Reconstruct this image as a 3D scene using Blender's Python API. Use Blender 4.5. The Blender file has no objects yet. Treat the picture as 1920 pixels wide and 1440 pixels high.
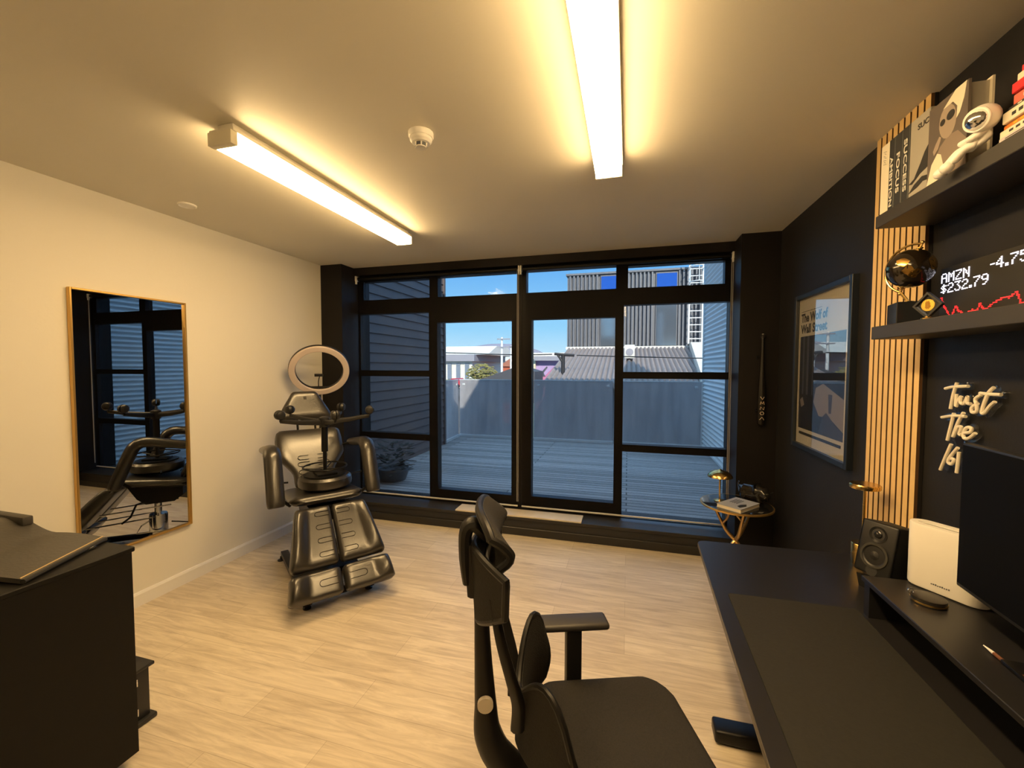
import bpy, bmesh, math, random
from mathutils import Vector, Matrix
random.seed(7)
SC = bpy.context.scene
COL = SC.collection
PI = math.pi
V = Vector

# ------------------------------------------------------------------ helpers
def lin(c):
    return tuple(((x / 255) / 12.92 if x / 255 <= .04045 else ((x / 255 + .055) / 1.055) ** 2.4) for x in c) + (1.0,)

class B:
    """collects shapes into one mesh"""
    def __init__(s): s.bm = bmesh.new()
    def add(s, vs, fs):
        v = [s.bm.verts.new(p) for p in vs]
        out = []
        for f in fs:
            try: out.append(s.bm.faces.new([v[i] for i in f]))
            except ValueError: pass
        return v, out
    def box(s, x0, x1, y0, y1, z0, z1, bev=0, seg=2, M=None):
        vs = [V((x, y, z)) for z in (z0, z1) for y in (y0, y1) for x in (x0, x1)]
        if M is not None: vs = [M @ p for p in vs]
        v, f = s.add(vs, [(0, 2, 3, 1), (4, 5, 7, 6), (0, 1, 5, 4), (2, 6, 7, 3), (0, 4, 6, 2), (1, 3, 7, 5)])
        if bev > 0:
            es = list({e for q in f for e in q.edges})
            bmesh.ops.bevel(s.bm, geom=es + v, offset=bev, segments=seg, profile=.5, affect='EDGES')
        return s
    def cbox(s, c, d, bev=0, seg=2, M=None):
        return s.box(c[0]-d[0]/2, c[0]+d[0]/2, c[1]-d[1]/2, c[1]+d[1]/2, c[2]-d[2]/2, c[2]+d[2]/2, bev, seg, M)
    def rings(s, rings, caps=True, close=False):
        n = len(rings[0]); vs = [p for r in rings for p in r]; fs = []
        m = len(rings)
        for i in range(m if close else m - 1):
            for j in range(n):
                a, b = i * n, ((i + 1) % m) * n
                fs.append((a + j, a + (j + 1) % n, b + (j + 1) % n, b + j))
        if caps and not close:
            fs.append(tuple(range(n))[::-1]); fs.append(tuple((m - 1) * n + j for j in range(n)))
        s.add(vs, fs); return s
    def tube(s, pts, r, seg=10, closed=False, flat=1.0, up=None, smooth=0, caps=True):
        pts = [V(p) for p in pts]
        rr = list(r) if hasattr(r, '__len__') else [r] * len(pts)
        if smooth:
            P, R_ = [], []
            n = len(pts)
            for i in range(n if closed else n - 1):
                g = lambda k: pts[k % n] if closed else pts[max(0, min(n - 1, k))]
                for k in range(smooth):
                    t = k / smooth; a, b, c, d = g(i - 1), g(i), g(i + 1), g(i + 2)
                    P.append(.5 * ((2 * b) + (c - a) * t + (2 * a - 5 * b + 4 * c - d) * t * t + (3 * b - a - 3 * c + d) * t ** 3))
                    R_.append(rr[i] * (1 - t) + rr[(i + 1) % n] * t)
            if not closed: P.append(pts[-1]); R_.append(rr[-1])
            pts, rr = P, R_
        n = len(pts); rings = []; prev = None
        for i, p in enumerate(pts):
            if closed: d = pts[(i + 1) % n] - pts[i - 1]
            else: d = pts[min(n - 1, i + 1)] - pts[max(0, i - 1)]
            if d.length < 1e-9: d = V((0, 0, 1))
            d.normalize()
            if up is not None: a = V(up) - d * d.dot(V(up))
            elif prev is not None: a = prev - d * d.dot(prev)
            else: a = d.cross(V((0, 0, 1))) if abs(d.z) < .9 else d.cross(V((1, 0, 0)))
            if a.length < 1e-6: a = d.orthogonal()
            a.normalize(); prev = a; b = d.cross(a)
            rings.append([p + (a * math.cos(2 * PI * k / seg) * flat + b * math.sin(2 * PI * k / seg)) * rr[i] for k in range(seg)])
        return s.rings(rings, caps, closed)
    def cyl(s, p0, p1, r0, r1=None, seg=20):
        return s.tube([p0, p1], [r0, r0 if r1 is None else r1], seg)
    def lathe(s, prof, c=(0, 0, 0), seg=28, M=None):
        rings = []
        for r, z in prof:
            rings.append([V((c[0] + max(r, 1e-5) * math.cos(2 * PI * k / seg), c[1] + max(r, 1e-5) * math.sin(2 * PI * k / seg), c[2] + z)) for k in range(seg)])
        if M is not None: rings = [[M @ p for p in r] for r in rings]
        op = [prof[0][0] > 1e-4, prof[-1][0] > 1e-4]
        return s.rings(rings, caps=not any(op), close=all(op))
    def ell(s, c, r, seg=20, ring=12, M=None):
        r = r if hasattr(r, '__len__') else (r, r, r)
        rs = []
        for i in range(ring + 1):
            t = PI * i / ring; q = max(math.sin(t), 1e-4)
            row = [V((r[0] * q * math.cos(2 * PI * k / seg), r[1] * q * math.sin(2 * PI * k / seg), -r[2] * math.cos(t))) for k in range(seg)]
            if M is not None: row = [M @ p for p in row]
            rs.append([p + V(c) for p in row])
        return s.rings(rs)
    def prism(s, poly, f0, f1):
        """poly of 2-D points; f0,f1 map a 2-D point to 3-D on the two faces"""
        n = len(poly)
        vs = [V(f0(*p)) for p in poly] + [V(f1(*p)) for p in poly]
        s.add(vs, [tuple(range(n))[::-1], tuple(range(n, 2 * n))] + [(i, (i + 1) % n, n + (i + 1) % n, n + i) for i in range(n)])
        return s
    def sheet(s, top, bot, nu, nv):
        """closed skin between two grids of points top(i,j), bot(i,j)"""
        T = [[V(top(i / nu, j / nv)) for i in range(nu + 1)] for j in range(nv + 1)]
        Bo = [[V(bot(i / nu, j / nv)) for i in range(nu + 1)] for j in range(nv + 1)]
        w = nu + 1
        vs = [p for r in T for p in r] + [p for r in Bo for p in r]; o = w * (nv + 1); fs = []
        for j in range(nv):
            for i in range(nu):
                a = j * w + i
                fs.append((a, a + 1, a + w + 1, a + w)); fs.append((o + a, o + a + w, o + a + w + 1, o + a + 1))
        for i in range(nu):
            fs.append((i, o + i, o + i + 1, i + 1)); a = nv * w + i; fs.append((a, a + 1, o + a + 1, o + a))
        for j in range(nv):
            a = j * w; fs.append((a, a + w, o + a + w, o + a)); a = j * w + nu; fs.append((a, o + a, o + a + w, a + w))
        s.add(vs, fs); return s
    def pad(s, O, ex, ey, n, L, hw, th, bulge=None, off=0.0, corner=.16, nu=20, nv=20, e=6):
        """upholstered pad: centre line from O along ey (length L), half width hw(t), soft edges, front face along n"""
        O, ex, ey, n = V(O), V(ex).normalized(), V(ey).normalized(), V(n).normalized()
        hwf = hw if callable(hw) else (lambda t: hw)
        offf = off if callable(off) else (lambda t: off)
        def q(u, t, side):
            a, b = 2 * u - 1, 2 * t - 1
            a = math.copysign(1 - (1 - abs(a)) ** 1.5, a); b = math.copysign(1 - (1 - abs(b)) ** 1.5, b)
            tt = (b + 1) / 2
            cb = max(0, (abs(b) - (1 - corner)) / corner); ca = max(0, (abs(a) - (1 - corner)) / corner)
            shr = 1 - corner * (1 - math.sqrt(max(0, 1 - cb * cb)))
            shl = 1 - corner * (1 - math.sqrt(max(0, 1 - ca * ca)))
            h = th / 2 * (max(0, 1 - abs(a) ** e) ** .5) * (max(0, 1 - abs(b) ** e) ** .5)
            p = O + ey * (L * (.5 + b * .5 * shl)) + ex * (offf(tt) + a * hwf(tt) * shr)
            if bulge and side > 0: h += bulge(a, tt) * min(1, h / (th / 2) * 1.2)
            return p + n * (th / 2 + side * h)
        return s.sheet(lambda u, t: q(u, t, 1), lambda u, t: q(u, t, -1), nu, nv)
    def text(s, body, size, f, depth=.002, font_scale=1.0, align='LEFT', fit=None):
        cu = bpy.data.curves.new('t', 'FONT'); cu.body = body; cu.size = size; cu.align_x = align
        cu.resolution_u = 3; cu.offset = size * .012 * (font_scale - 1.0) * 10 if font_scale != 1 else 0
        ob = bpy.data.objects.new('t', cu); me = bpy.data.meshes.new_from_object(ob)
        xs = [v.co.x for v in me.vertices]; k = 1.0
        if fit and xs: k = fit / (max(xs) - min(xs))
        vs = [v.co for v in me.vertices]; n = len(vs)
        pts = [V(f(p.x * k, p.y, 0)) for p in vs] + [V(f(p.x * k, p.y, depth)) for p in vs]
        fs = [tuple(p.vertices) for p in me.polygons]; top = [tuple(n + i for i in q) for q in fs]
        cnt = {}
        for q in fs:
            for i in range(len(q)):
                e_ = (q[i], q[(i + 1) % len(q)]); cnt[e_] = 1
        side = [(a, b, n + b, n + a) for (a, b) in cnt if (b, a) not in cnt]
        s.add(pts, [q[::-1] for q in fs] + top + side)
        bpy.data.objects.remove(ob); bpy.data.curves.remove(cu); bpy.data.meshes.remove(me)
        return s

MATX = {}
def thing(name, label, cat, loc=(0, 0, 0), rz=0, group=None, kind=None, rot=None):
    o = bpy.data.objects.new(name, None); COL.objects.link(o)
    o.location = loc; o.rotation_euler = rot if rot else (0, 0, rz); o.empty_display_size = .05
    if label: o['label'] = label
    if cat: o['category'] = cat
    if group: o['group'] = group
    if kind: o['kind'] = kind
    from mathutils import Euler
    MATX[o.name] = Matrix.Translation(V(loc)) @ Euler(o.rotation_euler).to_matrix().to_4x4()
    return o
def part(name, b, mat, parent=None, world=False, smooth=True, label=None, angle=35, kind=None, sub=0):
    me = bpy.data.meshes.new(name)
    bmesh.ops.remove_doubles(b.bm, verts=b.bm.verts, dist=1e-5)
    bmesh.ops.recalc_face_normals(b.bm, faces=b.bm.faces)
    b.bm.to_mesh(me); b.bm.free()
    if parent is not None and world: me.transform(MATX[parent.name].inverted())
    for m in (mat if isinstance(mat, (list, tuple)) else [mat]): me.materials.append(m)
    if smooth:
        me.polygons.foreach_set('use_smooth', [True] * len(me.polygons)); me.set_sharp_from_angle(angle=math.radians(angle))
    o = bpy.data.objects.new(name, me); COL.objects.link(o)
    if parent is not None:
        o.parent = parent; MATX[o.name] = MATX[parent.name]
    else: MATX[o.name] = Matrix.Identity(4)
    if label: o['label'] = label
    if kind: o['kind'] = kind
    if sub:
        md = o.modifiers.new('sub', 'SUBSURF'); md.levels = sub; md.render_levels = sub
    return o
def tag(o, label=None, cat=None, group=None, kind=None):
    if label: o['label'] = label
    if cat: o['category'] = cat
    if group: o['group'] = group
    if kind: o['kind'] = kind
    return o
def struct(name, b, mat, parent=None, smooth=False, label=None, cat=None, **k):
    o = part(name, b, mat, parent, world=parent is not None, smooth=smooth, **k)
    if parent is None: tag(o, label, cat, kind='structure')
    return o
def single(name, b, mat, label, cat, group=None, smooth=True, angle=35, loc=None):
    """a thing that is one mesh; origin moved to loc"""
    o = part(name, b, mat, smooth=smooth, angle=angle)
    if loc is not None:
        o.data.transform(Matrix.Translation(-V(loc))); o.location = loc
        MATX[o.name] = Matrix.Translation(V(loc))
    return tag(o, label, cat, group)

# ------------------------------------------------------------------ materials
def mat(name, col, rough=.5, metal=0, emit=None, estr=0, spec=.5, noise=None, bump=None, coat=0, alpha=None):
    m = bpy.data.materials.new(name); m.use_nodes = True
    nt = m.node_tree; p = nt.nodes['Principled BSDF']
    c = col if len(col) == 4 else tuple(col) + (1,)
    p.inputs['Base Color'].default_value = c
    p.inputs['Roughness'].default_value = rough; p.inputs['Metallic'].default_value = metal
    p.inputs['Specular IOR Level'].default_value = spec
    if coat: p.inputs['Coat Weight'].default_value = coat; p.inputs['Coat Roughness'].default_value = .15
    if emit: p.inputs['Emission Color'].default_value = emit; p.inputs['Emission Strength'].default_value = estr
    tc = nt.nodes.new('ShaderNodeTexCoord')
    if noise:
        sc, amt = noise
        n = nt.nodes.new('ShaderNodeTexNoise'); n.inputs['Scale'].default_value = sc; n.inputs['Detail'].default_value = 4
        r = nt.nodes.new('ShaderNodeMapRange'); r.inputs['To Min'].default_value = 1 - amt; r.inputs['To Max'].default_value = 1 + amt
        mx = nt.nodes.new('ShaderNodeMix'); mx.data_type = 'RGBA'; mx.blend_type = 'MULTIPLY'; mx.inputs['Factor'].default_value = 1
        mx.inputs[6].default_value = c
        nt.links.new(tc.outputs['Object'], n.inputs['Vector']); nt.links.new(n.outputs['Fac'], r.inputs['Value'])
        nt.links.new(r.outputs['Result'], mx.inputs[7]); nt.links.new(mx.outputs[2], p.inputs['Base Color'])
    if bump:
        sc, st = bump
        n = nt.nodes.new('ShaderNodeTexNoise'); n.inputs['Scale'].default_value = sc; n.inputs['Detail'].default_value = 3
        b = nt.nodes.new('ShaderNodeBump'); b.inputs['Strength'].default_value = st; b.inputs['Distance'].default_value = .01
        nt.links.new(tc.outputs['Object'], n.inputs['Vector']); nt.links.new(n.outputs['Fac'], b.inputs['Height']); nt.links.new(b.outputs['Normal'], p.inputs['Normal'])
    return m

def mat_glass(name, tint=(1, 1, 1), refl=.08, rough=.0):
    m = bpy.data.materials.new(name); m.use_nodes = True; nt = m.node_tree; nt.nodes.clear()
    out = nt.nodes.new('ShaderNodeOutputMaterial'); mx = nt.nodes.new('ShaderNodeMixShader')
    t = nt.nodes.new('ShaderNodeBsdfTransparent'); t.inputs['Color'].default_value = tuple(tint) + (1,)
    g = nt.nodes.new('ShaderNodeBsdfGlossy'); g.inputs['Roughness'].default_value = rough
    lw = nt.nodes.new('ShaderNodeLayerWeight'); lw.inputs['Blend'].default_value = .5
    pw = nt.nodes.new('ShaderNodeMath'); pw.operation = 'POWER'; pw.inputs[1].default_value = 5
    mu = nt.nodes.new('ShaderNodeMath'); mu.operation = 'MULTIPLY_ADD'; mu.inputs[1].default_value = 1 - refl; mu.inputs[2].default_value = refl
    mu.use_clamp = True
    nt.links.new(lw.outputs['Facing'], pw.inputs[0]); nt.links.new(pw.outputs[0], mu.inputs[0]); nt.links.new(mu.outputs[0], mx.inputs[0])
    nt.links.new(t.outputs[0], mx.inputs[1]); nt.links.new(g.outputs[0], mx.inputs[2]); nt.links.new(mx.outputs[0], out.inputs[0])
    return m

def mat_floor():
    m = mat('floor_planks', (.5, .4, .3), .42); nt = m.node_tree; p = nt.nodes['Principled BSDF']
    tc = nt.nodes.new('ShaderNodeTexCoord')
    br = nt.nodes.new('ShaderNodeTexBrick'); br.offset = .37; br.inputs['Scale'].default_value = 1
    br.inputs['Brick Width'].default_value = 1.22; br.inputs['Row Height'].default_value = .18
    br.inputs['Mortar Size'].default_value = .0012; br.inputs['Mortar Smooth'].default_value = .2
    br.inputs['Color1'].default_value = (.64, .56, .44, 1); br.inputs['Color2'].default_value = (.74, .66, .53, 1)
    br.inputs['Mortar'].default_value = (.46, .39, .30, 1)
    nt.links.new(tc.outputs['Object'], br.inputs['Vector'])
    mp = nt.nodes.new('ShaderNodeMapping'); mp.inputs['Scale'].default_value = (1.5, 16, 1)
    nt.links.new(tc.outputs['Object'], mp.inputs['Vector'])
    n = nt.nodes.new('ShaderNodeTexNoise'); n.inputs['Scale'].default_value = 1.6; n.inputs['Detail'].default_value = 8; n.inputs['Roughness'].default_value = .7
    n.inputs['Distortion'].default_value = 1.1
    nt.links.new(mp.outputs[0], n.inputs['Vector'])
    cr = nt.nodes.new('ShaderNodeValToRGB'); cr.color_ramp.elements[0].position = .30; cr.color_ramp.elements[0].color = (.67, .64, .62, 1)
    cr.color_ramp.elements[1].position = .62; cr.color_ramp.elements[1].color = (1.04, 1.04, 1.04, 1)
    nt.links.new(n.outputs['Fac'], cr.inputs[0])
    mx = nt.nodes.new('ShaderNodeMix'); mx.data_type = 'RGBA'; mx.blend_type = 'MULTIPLY'; mx.inputs['Factor'].default_value = 1
    nt.links.new(br.outputs['Color'], mx.inputs[6]); nt.links.new(cr.outputs[0], mx.inputs[7]); nt.links.new(mx.outputs[2], p.inputs['Base Color'])
    bp = nt.nodes.new('ShaderNodeBump'); bp.inputs['Strength'].default_value = .15; bp.inputs['Distance'].default_value = .004
    nt.links.new(n.outputs['Fac'], bp.inputs['Height']); nt.links.new(bp.outputs['Normal'], p.inputs['Normal'])
    return m

def mat_deck():
    m = mat('deck_boards', (.3, .3, .3), .7); nt = m.node_tree; p = nt.nodes['Principled BSDF']
    tc = nt.nodes.new('ShaderNodeTexCoord')
    br = nt.nodes.new('ShaderNodeTexBrick'); br.offset = .43; br.inputs['Scale'].default_value = 1
    br.inputs['Brick Width'].default_value = 3.2; br.inputs['Row Height'].default_value = .098
    br.inputs['Mortar Size'].default_value = .009; br.inputs['Mortar Smooth'].default_value = .4
    br.inputs['Color1'].default_value = (.26, .255, .26, 1); br.inputs['Color2'].default_value = (.46, .445, .45, 1); br.inputs['Mortar'].default_value = (.07, .07, .08, 1)
    nt.links.new(tc.outputs['Object'], br.inputs['Vector'])
    mp = nt.nodes.new('ShaderNodeMapping'); mp.inputs['Scale'].default_value = (2, 60, 1); nt.links.new(tc.outputs['Object'], mp.inputs['Vector'])
    n = nt.nodes.new('ShaderNodeTexNoise'); n.inputs['Scale'].default_value = 2; n.inputs['Detail'].default_value = 5; nt.links.new(mp.outputs[0], n.inputs['Vector'])
    r = nt.nodes.new('ShaderNodeMapRange'); r.inputs['To Min'].default_value = .55; r.inputs['To Max'].default_value = 1.4; nt.links.new(n.outputs['Fac'], r.inputs['Value'])
    mx = nt.nodes.new('ShaderNodeMix'); mx.data_type = 'RGBA'; mx.blend_type = 'MULTIPLY'; mx.inputs['Factor'].default_value = 1
    nt.links.new(br.outputs['Color'], mx.inputs[6]); nt.links.new(r.outputs['Result'], mx.inputs[7]); nt.links.new(mx.outputs[2], p.inputs['Base Color'])
    return m

def mat_cloth_screen(name, opacity, col):
    """see-through roller-screen fabric"""
    m = bpy.data.materials.new(name); m.use_nodes = True; nt = m.node_tree; nt.nodes.clear()
    out = nt.nodes.new('ShaderNodeOutputMaterial'); mx = nt.nodes.new('ShaderNodeMixShader'); mx.inputs[0].default_value = opacity
    t = nt.nodes.new('ShaderNodeBsdfTransparent'); d = nt.nodes.new('ShaderNodeBsdfDiffuse'); d.inputs['Color'].default_value = col
    nt.links.new(t.outputs[0], mx.inputs[1]); nt.links.new(d.outputs[0], mx.inputs[2]); nt.links.new(mx.outputs[0], out.inputs[0])
    return m

def mat_frosted():
    m = bpy.data.materials.new('frosted_glass'); m.use_nodes = True; nt = m.node_tree; nt.nodes.clear()
    out = nt.nodes.new('ShaderNodeOutputMaterial')
    tc = nt.nodes.new('ShaderNodeTexCoord'); n = nt.nodes.new('ShaderNodeTexNoise'); n.inputs['Scale'].default_value = 3; n.inputs['Detail'].default_value = 6
    mp = nt.nodes.new('ShaderNodeMapping'); mp.inputs['Scale'].default_value = (3, 3, .35)
    nt.links.new(tc.outputs['Object'], mp.inputs['Vector']); nt.links.new(mp.outputs[0], n.inputs['Vector'])
    cr = nt.nodes.new('ShaderNodeValToRGB'); cr.color_ramp.elements[0].position = .3; cr.color_ramp.elements[0].color = (.52, .50, .52, 1)
    cr.color_ramp.elements[1].position = .75; cr.color_ramp.elements[1].color = (.70, .67, .68, 1); nt.links.new(n.outputs['Fac'], cr.inputs[0])
    d = nt.nodes.new('ShaderNodeBsdfDiffuse'); tl = nt.nodes.new('ShaderNodeBsdfTranslucent'); tr = nt.nodes.new('ShaderNodeBsdfRefraction')
    tr.inputs['IOR'].default_value = 1.0; tr.inputs['Roughness'].default_value = .75; tr.inputs['Color'].default_value = (.80, .84, .86, 1)
    gl = nt.nodes.new('ShaderNodeBsdfGlossy'); gl.inputs['Roughness'].default_value = .12
    nt.links.new(cr.outputs[0], d.inputs[0]); nt.links.new(cr.outputs[0], tl.inputs[0])
    a = nt.nodes.new('ShaderNodeMixShader'); a.inputs[0].default_value = .35; nt.links.new(d.outputs[0], a.inputs[1]); nt.links.new(tl.outputs[0], a.inputs[2])
    b = nt.nodes.new('ShaderNodeMixShader'); b.inputs[0].default_value = .28; nt.links.new(a.outputs[0], b.inputs[1]); nt.links.new(tr.outputs[0], b.inputs[2])
    c = nt.nodes.new('ShaderNodeMixShader'); c.inputs[0].default_value = .05; nt.links.new(b.outputs[0], c.inputs[1]); nt.links.new(gl.outputs[0], c.inputs[2])
    nt.links.new(c.outputs[0], out.inputs[0]); return m

M = {}
M['wall_white'] = mat('wall_white', (.76, .74, .68), .6, bump=(60, .05))
M['ceil'] = mat('ceiling_paint', (.72, .69, .60), .55, bump=(50, .04))
M['wall_black'] = mat('wall_black', (.016, .0155, .0165), .55, spec=.3, noise=(6, .15), bump=(80, .06))
M['front_black'] = mat('front_wall_black', (.011, .0095, .0095), .5, spec=.22, noise=(5, .15))
M['sill'] = mat('sill_black', (.018, .0165, .016), .4, noise=(9, .2))
M['frame'] = mat('window_frame_black', (.011, .010, .011), .45, spec=.3)
M['base_white'] = mat('baseboard_white', (.80, .79, .77), .4)
M['floor'] = mat_floor()
M['deck'] = mat_deck()
M['glass'] = mat_glass('window_glass', (.97, .985, .98), .022)
M['fabric'] = mat_cloth_screen('screen_fabric', .27, (.008, .008, .009, 1))
M['white_plastic'] = mat('white_plastic', (.82, .81, .78), .35)
M['blind_bar'] = mat('blind_bar', (.72, .70, .66), .35, metal=.2)
M['lamp_on'] = mat('lamp_diffuser', (1, .95, .85), .4, emit=(1.0, .665, .30, 1), estr=58.0)
M['lamp_side'] = mat('lamp_diffuser_side', (1, .95, .85), .4, emit=(1.0, .665, .30, 1), estr=26.0)
M['lamp_house'] = mat('lamp_housing', (.80, .77, .68), .4)
M['lamp_end'] = mat('lamp_end_cap', (.78, .74, .60), .4)
M['gold'] = mat('brass', (.83, .56, .20), .22, 1, noise=(20, .06))
M['gold_frame'] = mat('gold_frame', (.72, .46, .14), .3, .85)
M['mirror'] = mat('mirror_glass', (.55, .565, .58), .005, 1)
M['black_plastic'] = mat('black_plastic', (.013, .013, .014), .4)
M['black_matte'] = mat('black_matte', (.012, .012, .012), .65)
M['chair_plastic'] = mat('chair_plastic', (.009, .0085, .0085), .42, spec=.3, noise=(30, .1))
M['black_leather'] = mat('black_leather', (.018, .016, .014), .33, spec=.8, bump=(70, .07), coat=.28)
M['stitch'] = mat('stitching', (.010, .009, .008), .7)
M['black_metal'] = mat('black_metal', (.012, .012, .013), .35, .6)
M['chrome'] = mat('chrome', (.75, .75, .76), .12, 1)
M['desk'] = mat('desk_black', (.014, .0135, .015), .36, noise=(12, .12))
M['desk_edge'] = mat('desk_edge', (.10, .085, .065), .4)
M['mat'] = mat('desk_mat', (.021, .0205, .018), .7, spec=.22, noise=(90, .2), bump=(200, .1))
M['mesh_fab'] = mat('mesh_fabric', (.024, .0225, .021), .8, spec=.25, noise=(160, .35), bump=(240, .25))
M['cabinet'] = mat('cabinet_black', (.0085, .008, .0075), .5, spec=.18, noise=(15, .12))
M['folder'] = mat('folder_leather', (.050, .046, .040), .5, bump=(80, .12))
M['tan'] = mat('tan_edge', (.50, .36, .16), .5)
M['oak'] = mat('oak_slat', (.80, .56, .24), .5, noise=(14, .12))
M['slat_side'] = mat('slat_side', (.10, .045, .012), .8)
M['felt'] = mat('felt_black', (.006, .005, .005), .9)
M['shelf'] = mat('shelf_black', (.035, .032, .029), .5, noise=(14, .1))
M['screen_off'] = mat('screen_off', (.003, .003, .0035), .5, spec=.10)
M['white_gloss'] = mat('white_device', (.90, .88, .84), .3)
M['paper'] = mat('paper', (.80, .72, .58), .6)
M['cream'] = mat('cream', (.76, .70, .56), .6)
M['ink'] = mat('ink', (.02, .02, .02), .6)
M['white_ink'] = mat('white_ink', (.8, .78, .72), .5)
M['book_dark'] = mat('book_dark', (.028, .030, .032), .5)
M['grey_cover'] = mat('grey_cover', (.36, .34, .29), .55)
M['red'] = mat('red_cover', (.62, .02, .03), .4)
M['pink'] = mat('salmon_cover', (.66, .14, .10), .45)
M['yellow'] = mat('yellow_cover', (.80, .48, .03), .45)
M['orange'] = mat('orange_cover', (.70, .22, .03), .5)
M['lilac'] = mat('lilac_cover', (.60, .55, .58), .5)
M['neon'] = mat('neon_tube_off', (.80, .74, .62), .35)
M['acrylic'] = mat_glass('acrylic', (.93, .95, .96), .06)
M['led_white'] = mat('led_white', (.8, .8, .9), .5, emit=(.85, .85, 1, 1), estr=1.6)
M['led_red'] = mat('led_red', (.8, .05, .05), .5, emit=(1, .02, .03, 1), estr=1.1)
M['led_green'] = mat('led_green', (.1, .6, .1), .5, emit=(.1, .6, .05, 1), estr=.6)
M['led_board'] = mat('led_board', (.022, .021, .018), .55)
M['globe'] = mat('globe_black', (.02, .014, .008), .08, .35, coat=.8)
M['globe_gold'] = mat('globe_gold', (.42, .25, .07), .12, 1)
M['navy'] = mat('navy_frame', (.012, .016, .024), .35)
M['acry_poster'] = mat_glass('poster_glass', (.96, .97, .97), .16)
M['copper'] = mat('copper', (.55, .22, .10), .3, .8)
M['plug'] = mat('white_ring', (.66, .57, .54), .4)
# outside
M['siding'] = mat('siding_dark', (.15, .115, .11), .6, noise=(4, .15))
M['corr'] = mat('corrugated_blue_grey', (.82, .86, .86), .45, noise=(3, .08))
M['cord'] = mat('blind_cord', (.30, .29, .28), .5)
M['frost'] = mat_frosted()
M['rail'] = mat('rail_white', (.65, .68, .70), .4)
M['clad'] = mat('ribbed_cladding', (.17, .17, .185), .5)
M['roof_tile'] = mat('roof_tile', (.30, .25, .235), .65, noise=(5, .15))
M['ext_white'] = mat('render_white', (.80, .77, .68), .7)
M['ext_cream'] = mat('render_cream', (.74, .66, .46), .7)
M['ext_dark'] = mat('dark_opening', (.10, .11, .13), .4)
M['roof_grey'] = mat('roof_grey', (.34, .33, .37), .6)
M['brick_red'] = mat('brick_red', (.50, .12, .06), .7)
M['leaf'] = mat('tree_leaf', (.30, .27, .09), .6)
M['leaf_dark'] = mat('dark_leaf', (.05, .055, .05), .45)
M['ext_glass'] = mat('building_glass', (.34, .38, .42), .10, .75)
M['ladder'] = mat('ladder_white', (.82, .82, .80), .4)
M['asphalt'] = mat('asphalt', (.12, .12, .13), .8)
M['hill'] = mat('hill', (.30, .27, .32), .9)
M['wire'] = mat('wire_black', (.02, .02, .025), .6)
M['mural_pink'] = mat('mural_pink', (.60, .22, .36), .6)
M['mural_purple'] = mat('mural_purple', (.50, .36, .62), .6)
M['street_red'] = mat('car_red', (.55, .04, .06), .3)

# ------------------------------------------------------------------ camera
f_px, yaw, pitch, roll = 780.96, .2714, .0421, .0018
cd = bpy.data.cameras.new('camera'); cam = bpy.data.objects.new('camera', cd); COL.objects.link(cam)
cd.sensor_fit = 'HORIZONTAL'; cd.sensor_width = 36; cd.lens = f_px / 1920 * 36; cd.clip_start = .02; cd.clip_end = 1000
fw = V((-math.sin(yaw) * math.cos(pitch), math.cos(yaw) * math.cos(pitch), -math.sin(pitch)))
rt = V((math.cos(yaw), math.sin(yaw), 0)); up = rt.cross(fw)
r2 = rt * math.cos(roll) + up * math.sin(roll); u2 = -rt * math.sin(roll) + up * math.cos(roll)
R = Matrix((r2, u2, -fw)).transposed()
cam.matrix_world = Matrix.Translation((0, 0, 1.6)) @ R.to_4x4()
SC.camera = cam

# ------------------------------------------------------------------ room shell
XL, XR, YP, YB, H, YK = -3.128, 1.138, 3.722, 3.922, 2.656, -1.5
struct('floor', B().box(XL - .1, XR + .1, YK - .1, 4.0, -.08, 0), M['floor'])
struct('ceiling', B().box(XL - .1, XR + .1, YK - .1, 4.2, H, H + .12), M['ceil'])
struct('wall_left', B().box(XL - .12, XL, YK, 4.2, 0, H), M['wall_white'])
struct('wall_right', B().box(XR, XR + .12, YK, 4.2, 0, H), M['wall_black'])
struct('wall_back', B().box(XL, XR, YK - .12, YK, 0, H), M['wall_white'])
b = B()
b.box(XL, -2.871, YP, 4.2, 0, H).box(.858, XR, YP, 4.2, 0, H)
b.box(-2.871, .858, YB, 4.2, 2.575, H)
struct('wall_front', b, M['front_black'])
b = B()
b.box(-2.871, .858, 3.772, 4.2, 0, .15).box(-2.871, .858, 3.757, 4.2, .146, .176, .003, 1).box(-2.871, .858, 3.757, 3.78, 0, .075, .004, 1)
struct('trim_1', b, M['sill'], label='black step and sill running under the glazing', cat='sill')
b = B()
b.prism([(0, 0), (.016, 0), (.016, .078), (.008, .092), (0, .094)], lambda p, q: (XL + p, YK, q), lambda p, q: (XL + p, YP, q))
struct('baseboard_left', b, M['base_white'])

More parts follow.
